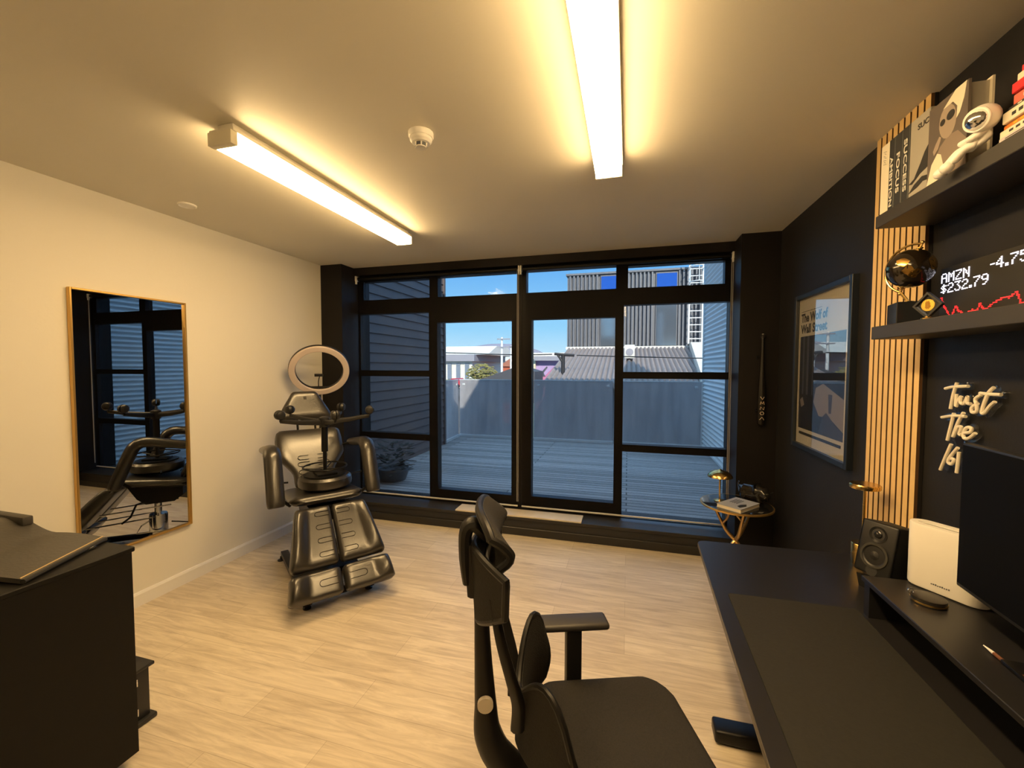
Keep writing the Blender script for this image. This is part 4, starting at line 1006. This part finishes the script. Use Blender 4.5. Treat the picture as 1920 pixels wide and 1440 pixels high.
# upper back
def upb(u, v_, o):
    y = (2 * u - 1) * (.165 + .02 * v_); a = abs(y) / .19
    zb = .885 + .115 * a ** 1.4; zt = 1.10 - .02 * a * a
    z = zb + (zt - zb) * v_
    x = -.405 + .085 * a ** 1.6 - .012 * v_
    return V((x - o, y, z))
b = B(); b.sheet(lambda u, v_: upb(u, v_, 0), lambda u, v_: upb(u, v_, .018), 22, 10)
part('upper_backrest', b, MF, t, angle=50)
b = B(); edge = [upb(k / 20, 1, .009) for k in range(21)] + [upb(1, 1 - k / 8, .009) for k in range(1, 9)] + [upb(1 - k / 20, 0, .009) for k in range(1, 21)] + [upb(0, k / 8, .009) for k in range(1, 8)]
b.tube(edge, .010, 8, closed=True)
part('back_frame', b, CP, t)
for s_ in (-1, 1):
    b = B(); b.tube([(-.375, .125 * s_, 1.01), (-.355, .13 * s_, .90), (-.325, .115 * s_, .78), (-.305, .085 * s_, .69), (-.305, .06 * s_, .60)], [.011, .014, .016, .019, .020], 10, flat=.7, up=(0, 1, 0), smooth=5)
    part('back_strut', b, CP, t)
b = B(); b.tube([(-.405, 0, .99), (-.402, 0, .86), (-.398, 0, .75), (-.392, 0, .63), (-.385, 0, .54), (-.345, 0, .46), (-.26, 0, .40), (-.10, 0, .39)], [.020, .022, .026, .032, .040, .045, .042, .036], 14, flat=1.0, smooth=6)
part('spine_post', b, CP, t)
b = B(); b.cyl((-.393, -.030, .655), (-.393, -.042, .655), .022)
part('pivot_cap', b, mat('pivot_cap', (.55, .50, .42), .3, .3), t, label='pale round pivot cap')
# headrest
def hd(u, v_, o):
    y = (2 * u - 1) * .150; a = abs(y) / .150
    vv = 2 * v_ - 1
    hz = .072 * math.sqrt(max(0, 1 - a ** 3.2 * .75))
    z = 1.135 + hz * vv + .004 * a
    x = -.352 - .045 * v_ + .030 * a ** 2 + .022 * (1 - vv * vv) - .020 * max(0, -vv) ** 2
    return V((x - o, y, z - o * .4))
b = B(); b.sheet(lambda u, v_: hd(u, v_, 0), lambda u, v_: hd(u, v_, .024), 26, 14)
part('headrest', b, MF, t, angle=60)
b = B(); edge = [hd(k / 24, 1, .012) for k in range(25)] + [hd(1, 1 - k / 8, .012) for k in range(1, 9)] + [hd(1 - k / 24, 0, .012) for k in range(1, 25)] + [hd(0, k / 8, .012) for k in range(1, 8)]
b.tube(edge, .0115, 8, closed=True)
part('headrest_rim', b, CP, t)
b = B(); b.tube([(-.385, 0, 1.12), (-.42, 0, 1.155), (-.446, 0, 1.137), (-.449, 0, 1.06), (-.444, 0, .985)], [.022, .022, .020, .018, .012], 10, flat=1.3, up=(0, 1, 0), smooth=5); b.tube([(-.44, 0, 1.10), (-.425, 0, 1.02), (-.42, 0, .95)], .024, 10, flat=.8)
part('headrest_bracket', b, CP, t)
for s_, zz in ((1, .70), (-1, .555)):
    b = B(); b.box(-.20, .048, .225 if s_ > 0 else -.305, .307 if s_ > 0 else -.225, zz - .026, zz, .012, 3)
    ar = part('armrest', b, mat('arm_pad', (.030, .028, .027), .5), t)
    b = B(); b.box(-.105, -.05, .235 if s_ > 0 else -.275, .275 if s_ > 0 else -.235, .40, zz - .024, .006); b.box(-.10, -.05, .0 if s_ > 0 else -.27, .27 if s_ > 0 else .0, .395, .42, .004)
    part('arm_post', b, CP, ar)
b = B(); b.cyl((0, 0, .10), (0, 0, .40), .025).box(-.12, .10, -.09, .09, .385, .43, .006)
part('gas_lift', b, M['black_metal'], t)
for k in range(5):
    a = 2 * PI * k / 5 + .3; ca, sa = math.cos(a), math.sin(a)
    lg = part('star_leg', B().tube([(.02 * ca, .02 * sa, .12), (.30 * ca, .30 * sa, .075)], [.028, .018], 8), CP, t)
    b = B(); c = V((.30 * ca, .30 * sa, .030)); tg = V((-sa, ca, 0))
    for s_ in (-1, 1): b.cyl(c + tg * (s_ * .004), c + tg * (s_ * .022), .030, .028, 14)
    b.cyl((.30 * ca, .30 * sa, .03), (.30 * ca, .30 * sa, .08), .007, seg=8)
    part('caster', b, CP, lg)

# ------------------------------------------------------------------ outside: deck and its walls
DK = .10
struct('floor_deck', B().box(-3.6, 1.45, 4.2, 8.30, -.1, DK), M['deck'], label='weathered timber deck outside the glazed doors', cat='deck')
b = B(); x = -3.38; z = -.1
prof = []
while z < 3.5: prof += [(x + .0, z), (x - .018, z + .131)]; z += .135
poly = [(x - .14, -.1)] + prof[::1] + [(x - .14, z)]
b.prism(poly, lambda p, q: (p, 4.2, q), lambda p, q: (p, 7.31, q)); b.box(x - .15, x + .018, 7.30, 7.36, -.1, 3.52)
struct('wall_outside_left', b, M['siding'], label='dark weatherboard wall flanking the deck', cat='wall')
b = B(); pts = []
n = 520
for k in range(n + 1):
    zz = -.1 + 4.1 * k / n; pts.append((1.335 - .015 * math.cos(2 * PI * zz / .076), zz))
pts += [(1.45, 4.0), (1.45, -.1)]
b.prism(pts, lambda p, q: (p, 4.2, q), lambda p, q: (p, 8.28, q)); b.box(1.31, 1.36, 8.27, 8.31, -.1, 4.0)
struct('wall_outside_right', b, M['corr'], smooth=True, label='blue-grey corrugated wall flanking the deck', cat='wall')
b = B(); b.box(-3.6, 1.6, YK - .3, 4.2, 2.8, 3.25).box(-3.55, -2.95, 4.12, 4.2, 0, 2.9).box(.88, 1.5, 4.12, 4.2, 0, 2.9).box(-3.0, .9, 4.12, 4.2, 2.61, 2.9)
b.box(-6, -1.95, -6, 3.9, 3.25, 5.1).box(-.75, 6.0, -6, 3.9, 3.25, 5.1)  # unseen upper blocks added for shade outside; gap lets sun onto the balustrade
struct('roof', b, M['siding'], label='dark flat roof and outer facing of this building, with unseen blocks added to shape the sun', cat='roof')
def bal(p0, p1, label, grp=None):
    p0, p1 = V(p0), V(p1); d = (p1 - p0); L0 = d.length; a = math.atan2(d.y, d.x)
    t = thing('balustrade_panel', label, 'glass panel', (p0.x, p0.y, DK), a)
    part('frosted_pane', B().box(.008, L0 - .008, -.006, .006, .03, 1.215), M['frost'], t, smooth=False)
    part('base_channel', B().box(0, L0, -.025, .025, 0, .055, .003, 1), M['rail'], t, smooth=False, label='white base channel')
    part('top_rail', B().box(0, L0, -.012, .012, 1.210, 1.228, .002, 1), M['rail'], t, smooth=False)
    bb = B()
    for x in (.10, L0 - .10):
        if 0 < x < L0: bb.box(x - .03, x + .03, -.02, .02, 1.10, 1.14, .004)
    part('glass_clamp', bb, M['rail'], t)
bal((-3.46, 8.26, 0), (-1.86, 8.26, 0), 'sunlit frosted glass balustrade panel at the street corner of the deck')
bal((-1.84, 8.26, 0), (-.27, 8.26, 0), 'frosted glass balustrade panel in the middle of the deck edge')
bal((-.25, 8.26, 0), (1.31, 8.26, 0), 'frosted glass balustrade panel meeting the corrugated wall')
bal((-3.42, 7.38, 0), (-3.47, 8.20, 0), 'narrow frosted glass balustrade panel between the weatherboard wall and the corner')
# potted shrub
t = thing('potted_shrub', 'dark leafy shrub in a low pot on the deck outside the sidelight', 'shrub', (-2.98, 4.85, DK))
part('plant_pot', B().lathe([(0, 0), (.16, 0), (.21, .14), (.20, .16), (.18, .145), (0, .14)]), M['ext_dark'], t)
b = B()
for k in range(150):
    a = random.random() * 2 * PI; r = .05 + .20 * random.random(); zz = .10 + .36 * random.random() * (1.15 - r); c = V((r * math.cos(a), r * math.sin(a), zz))
    dr = V((math.cos(a), math.sin(a), .5 * random.random() - .1)).normalized(); sd = dr.cross(V((0, 0, 1))).normalized(); nn = sd.cross(dr); ln, wd = .08 + .04 * random.random(), .028
    q = [c, c + dr * ln * .45 + sd * wd, c + dr * ln, c + dr * ln * .45 - sd * wd]; q2 = [p + nn * .004 for p in q]
    b.add(q + q2, [(0, 1, 2, 3), (7, 6, 5, 4), (0, 4, 5, 1), (1, 5, 6, 2), (2, 6, 7, 3), (3, 7, 4, 0)])
part('foliage', b, M['leaf_dark'], t, smooth=False)

# ------------------------------------------------------------------ outside: neighbouring buildings
struct('ground', B().box(-160, 160, 8.6, 300, -4.2, -4.0), M['asphalt'], label='street level ground beyond the deck', cat='ground')
# clad building
t = thing('clad_building', 'dark ribbed-metal building with tall windows across the yard', 'building', (0, 16, -4))
b = B(); pts = []
def ribs(x0, x1, z0, z1):
    n = int((x1 - x0) / .118)
    for k in range(n):
        xa = x0 + k * (x1 - x0) / n; b.box(xa, xa + .05, 13.90, 14.0, z0, z1)
b.box(-1.98, 5.0, 14.0, 19, -4, 4.62)
ribs(-1.90, -.90, 2.0, 4.58); ribs(-.28, .80, 2.0, 4.58); ribs(1.48, 4.6, 2.0, 4.58)
part('ribbed_wall', b, M['clad'], t, True, smooth=False)
part('parapet_cap', B().box(-2.02, 5.0, 13.90, 14.4, 4.60, 4.66), M['clad'], t, True, smooth=False)
for x0, x1 in ((-.87, -.30), (.842, 1.43)):
    w = part('window', B().box(x0 - .03, x1 + .03, 13.95, 14.0, 2.22, 4.56), M['clad'], t, True, smooth=False)
    part('upper_pane', B().box(x0, x1, 13.93, 13.96, 4.05, 4.52), mat('spandrel_blue', (.03, .12, .50), .1, .3), w, True, smooth=False, label='deep blue glass')
    part('lower_pane', B().box(x0, x1, 13.93, 13.96, 2.27, 4.00), M['ext_glass'], w, True, smooth=False)
    part('sill', B().box(x0 - .05, x1 + .05, 13.85, 14.0, 2.16, 2.22), M['ext_white'], w, True, smooth=False)
# ladder
t = thing('roof_ladder', 'white caged access ladder fixed to the dark clad building', 'ladder', (1.95, 13.7, 2.3))
for x in (1.76, 2.14): part('ladder_rail', B().box(x - .025, x + .025, 13.66, 13.72, 2.30, 5.3), M['ladder'], t, True, smooth=False)
for k in range(14): part('rung', B().cyl((1.76, 13.69, 2.45 + .21 * k), (2.14, 13.69, 2.45 + .21 * k), .016, seg=8), M['ladder'], t, True)
for zz in (4.1, 4.55, 5.0): part('cage_hoop', B().tube([(1.76, 13.66, zz), (1.74, 13.35, zz), (1.95, 13.15, zz), (2.16, 13.35, zz), (2.14, 13.66, zz)], .016, 6, smooth=4), M['ladder'], t, True)
for x in (1.74, 1.95, 2.16): part('cage_bar', B().cyl((x, 13.17 if x == 1.95 else 13.35, 4.1), (x, 13.17 if x == 1.95 else 13.35, 5.2), .012, seg=6), M['ladder'], t, True)
# low roof
t = thing('tiled_roof_house', 'low house with a ribbed grey tile roof just beyond the balustrade', 'building', (0, 11.5, -4))
b = B(); n = 33; prof = []
ra_, rb_ = (-1.86, 9.6, 1.22), (-2.0, 13.9, 2.19)
def rf(u, v_, o):
    x = -1.95 + 3.95 * u; y = 9.6 + 4.3 * v_; k = .5 - .5 * math.cos(2 * PI * u * n)
    return V((x, y, 1.19 + .99 * v_ + .065 * k ** .6 - o))
b.sheet(lambda u, v_: rf(u, v_, 0), lambda u, v_: rf(u, v_, .12), n * 6, 2)
part('ribbed_roof', b, M['roof_tile'], t, True, angle=30)
part('ridge_flashing', B().box(-2.0, 2.0, 13.84, 13.93, 2.16, 2.25), M['ext_white'], t, True, smooth=False)
part('house_wall', B().box(-1.90, 1.95, 9.8, 13.8, -4, 1.12), M['ext_dark'], t, True, smooth=False)
b = B(); b.prism([(9.6, 1.0), (13.85, 1.0), (13.85, 2.34), (13.2, 2.32), (9.6, 1.45)], lambda p, q: (1.50 + (p - 9.6) * .072, p, q), lambda p, q: (1.72 + (p - 9.6) * .10, p, q))
part('gable_parapet', b, M['ext_white'], t, True, smooth=False)
t = thing('air_conditioner', 'white outdoor air conditioning unit on the tiled roof', 'air conditioner', (.04, 12, 1.8))
part('unit_case', B().box(-.10, .17, 11.9, 12.2, 1.83, 2.20, .01), M['ext_white'], t, True)
part('fan_grille', B().lathe([(0, 0), (.10, 0), (.10, .01), (0, .012)], M=Matrix.Translation((.035, 11.9, 2.0)) @ Matrix.Rotation(math.radians(90), 4, 'X')), M['roof_grey'], t, True)
part('mounting_stand', B().box(-.09, -.05, 11.92, 12.18, 1.55, 1.84).box(.12, .16, 11.92, 12.18, 1.55, 1.84), M['roof_grey'], t, True, smooth=False)
t = thing('service_mast', 'short black service mast with bracket on the tiled roof', 'mast', (-1.60, 10.5, 1.4))
part('mast_pole', B().cyl((-1.585, 10.5, 1.35), (-1.585, 10.5, 1.90), .05), M['wire'], t, True)
part('cross_bracket', B().tube([(-1.80, 10.48, 1.92), (-1.60, 10.48, 1.90), (-1.30, 10.48, 1.88)], .035, 8).tube([(-1.72, 10.48, 1.90), (-1.585, 10.48, 1.70)], .03, 8), M['wire'], t, True)
b = B(); b.tube([(-4.767 - 4 , 10.4, 2.06), (-4.767, 10.45, 1.968), (-2.9, 10.48, 1.905), (-1.86, 10.48, 1.91)], .015, 6, smooth=4); b.tube([(-1.24, 10.48, 1.88), (.4, 10.48, 1.83), (2.3, 10.48, 1.79), (5, 10.5, 1.80)], .015, 6, smooth=4)
single('power_line', b, M['wire'], 'thin black power line crossing the view above the balustrade', 'cable', loc=(-2, 10.48, 1.9))
# white commercial buildings
t = thing('white_building', 'long white building with tall pale windows beyond the balustrade corner', 'building', (-17, 40, -4))
part('facade', B().box(-24, -14.6, 38, 48, -4, 2.1), M['ext_white'], t, True, smooth=False)
part('flat_roof', B().box(-24.3, -14.2, 37.5, 48, 2.1, 2.75), M['roof_grey'], t, True, smooth=False)
part('upper_roof', B().prism([(38, 2.75), (48, 2.75), (45, 3.7), (41, 3.7)], lambda p, q: (-24, p, q), lambda p, q: (-13.0, p, q)), M['ext_white'], t, True, smooth=False)
for k in range(10):
    x = -23.6 + .92 * k
    part('window', B().box(x, x + .42, 37.9, 38.05, .35, 1.9), mat('window_grey', (.22, .26, .32), .3), t, True, smooth=False)
part('spandrel_band', B().box(-24, -15.4, 37.88, 38, -.05, .30), mat('olive_band', (.28, .28, .16), .6), t, True, smooth=False)
t = thing('cream_building', 'cream building with small round windows behind the street tree', 'building', (-16, 52, -4))
part('facade', B().box(-19.1, -14.0, 49, 60, -4, 2.07), M['ext_cream'], t, True, smooth=False)
part('pitched_roof', B().prism([(-19.3, 2.07), (-13.8, 2.07), (-14.3, 2.36), (-16.9, 3.1), (-18.7, 3.1)], lambda p, q: (p, 48.8, q), lambda p, q: (p, 60, q)), M['ext_white'], t, True, smooth=False)
for k in range(5):
    x = -17.85 + .77 * k
    part('window', B().box(x, x + .4, 48.9, 49.05, .96, 1.54), mat('window_dark', (.14, .15, .17), .3), t, True, smooth=False)
t = thing('brick_building', 'red brick building beside the street poles', 'building', (-11.3, 40, -4))
part('facade', B().box(-12.2, -8.7, 40, 46, -4, 1.9), M['brick_red'], t, True, smooth=False)
part('gable_roof', B().prism([(-12.4, 1.6), (-8.4, 1.6), (-9.4, 2.9), (-10.6, 2.9)], lambda p, q: (p, 39.8, q), lambda p, q: (p, 46, q)), mat('roof_terracotta', (.42, .16, .10), .7), t, True, smooth=False)
t = thing('mural_building', 'building with a pink and purple painted wall beside the tiled roof', 'building', (-5, 25, -4))
part('painted_wall', B().box(-5.5, -2.9, 25, 30, -4, 1.95), M['mural_pink'], t, True, smooth=False)
part('painted_area', B().prism([(-5.5, 1.2), (-4.9, 1.0), (-4.3, 1.6), (-3.6, 1.5), (-3.4, 1.95), (-5.5, 1.95)], lambda p, q: (p, 25, q), lambda p, q: (p, 24.98, q)), M['mural_purple'], t, True, smooth=False)
part('painted_bird', B().prism([(-5.3, 1.25), (-5.05, 1.30), (-4.75, 1.62), (-4.70, 1.55), (-4.95, 1.22), (-4.85, 1.0), (-5.0, 1.02), (-5.1, 1.18)], lambda p, q: (p, 24.97, q), lambda p, q: (p, 24.95, q)), M['ext_dark'], t, True, smooth=False)
part('corner_pier', B().box(-5.75, -5.42, 24.8, 25.4, -4, 2.15), M['ext_cream'], t, True, smooth=False)
part('eave', B().box(-5.45, -2.7, 24.5, 30, 1.95, 2.22), M['roof_grey'], t, True, smooth=False)
part('upper_storey', B().box(-5.9, -3.2, 25.5, 30, 2.22, 2.45), M['ext_white'], t, True, smooth=False)
t = thing('dark_gable', 'dark pitched roof showing over the balustrade in front of the tree', 'roof', (-6.2, 19, -4), kind=None)
part('roof_slope', B().prism([(-8.6, -.2), (-4.4, -.2), (-4.4, 1.35), (-5.0, 1.52), (-5.6, 1.50), (-6.6, 1.15), (-7.9, .75)], lambda p, q: (p, 20, q), lambda p, q: (p, 22, q)), mat('dark_slate', (.075, .075, .085), .7), t, True, smooth=False)
t = thing('street_tree', 'yellow-green street tree in front of the cream building', 'tree', (-8.9, 25, -4))
b = B(); b.cyl((-8.9, 25, -4), (-8.9, 25, .9), .16, .10, 10)
for k in range(5):
    a = k * 1.3; b.tube([(-8.9, 25, .5), (-8.9 + .7 * math.cos(a), 25 + .6 * math.sin(a), 1.2)], [.07, .03], 6)
part('trunk', b, mat('bark', (.16, .12, .08), .8), t, True)
b = B()
for k in range(420):
    a = random.random() * 2 * PI; ph = math.acos(1 - 2 * random.random()); r = random.random() ** .4
    c = V((-8.95 + 1.05 * r * math.sin(ph) * math.cos(a), 25 + .9 * r * math.sin(ph) * math.sin(a), 1.05 + .72 * r * math.cos(ph)))
    b.ell(c, (.07 + .05 * random.random(), .07, .04), 5, 3)
part('crown', b, M['leaf'], t, True, smooth=False)
for nm, x, y, top, lab in (('utility_pole', -7.62, 25, 3.42, 'taller white utility pole with crossarms beyond the balustrade'), ('utility_pole', -7.10, 25.3, 2.90, 'shorter white utility pole beside the red brick building')):
    t = thing(nm, lab, 'utility pole', (x, y, -4))
    part('pole', B().cyl((x, y, -4), (x, y, top), .085, .07, 10), M['ladder'], t, True)
    for zz in ((top - .12, top - .62) if top > 3 else (top - .05,)):
        part('crossarm', B().box(x - .28, x + (.55 if top > 3 else .18), y - .12, y - .06, zz - .035, zz + .035), M['roof_grey'], t, True, smooth=False)
t = thing('parked_car', 'small red car parked in front of the white building', 'car', (-12.8, 30, -4))
b = B(); b.prism([(-13.5, .1), (-12.5, .1), (-12.5, .42), (-12.75, .46), (-12.9, .66), (-13.25, .66), (-13.42, .46), (-13.5, .42)], lambda p, q: (p, 30, q), lambda p, q: (p, 31.5, q))
part('car_body', b, M['street_red'], t, True, smooth=False)
part('parking_deck', B().box(-16, -11, 29.5, 32, -4, -.15), M['ext_dark'], t, True, smooth=False)
for x in (-13.28, -12.72): part('wheel', B().cyl((x, 29.95, .08), (x, 30.1, .08), .15, seg=16), M['wire'], t, True)
b = B(); b.ell((-62, 200, -6), (34, 30, 19), 32, 16); b.ell((-100, 220, -6), (50, 30, 15), 32, 16)
struct('hills', b, M['hill'], smooth=True, label='hazy lilac hills on the horizon', cat='hill')

GROUPS = {'upright_book': 'books standing on the upper shelf', 'lying_book': 'books lying in the stack on the upper shelf', 'balustrade_panel': 'frosted glass panels around the deck',
          'ceiling_light': 'batten ceiling lights', 'roller_blind': 'roller blinds over the glazing', 'utility_pole': 'white poles in the street', 'wall_shelf': 'black wall shelves'}
for o in bpy.data.objects:
    k = o.name.split('.')[0]
    if o.parent is None and k in GROUPS: o['group'] = GROUPS[k]

# ------------------------------------------------------------------ light
w = bpy.data.worlds.new('world'); SC.world = w; w.use_nodes = True; nt = w.node_tree
bg = nt.nodes['Background']; tc = nt.nodes.new('ShaderNodeTexCoord'); sp = nt.nodes.new('ShaderNodeSeparateXYZ'); cr = nt.nodes.new('ShaderNodeValToRGB')
nt.links.new(tc.outputs['Generated'], sp.inputs[0]); nt.links.new(sp.outputs['Z'], cr.inputs[0]); nt.links.new(cr.outputs[0], bg.inputs[0])
e = cr.color_ramp.elements
e[0].position = 0.0; e[0].color = (.62, .82, .95, 1); e[1].position = .30; e[1].color = (.060, .32, .85, 1)
q = e.new(.09); q.color = (.30, .64, .95, 1); q = e.new(.42); q.color = (.10, .42, 1.0, 1); q = e.new(.62); q.color = (.44, .74, 1.16, 1); q = e.new(1.0); q.color = (.66, 1.1, 1.6, 1)
bg.inputs[1].default_value = 2.1
sd_ = bpy.data.lights.new('sun', 'SUN'); sd_.energy = 8.5; sd_.angle = .0093; sd_.color = (1, .93, .80)
so = bpy.data.objects.new('sun', sd_); COL.objects.link(so); so.rotation_euler = V((-.30, .80, -.50)).to_track_quat('-Z', 'Y').to_euler(); so.location = (3, -6, 9)
SC.view_settings.view_transform = 'Standard'; SC.view_settings.look = 'None'; SC.view_settings.exposure = 0; SC.view_settings.gamma = 1
SC.view_settings.use_curve_mapping = False
SC.cycles.transparent_max_bounces = 24; SC.cycles.max_bounces = 10; SC.cycles.diffuse_bounces = 5
SC.cycles.use_denoising = True
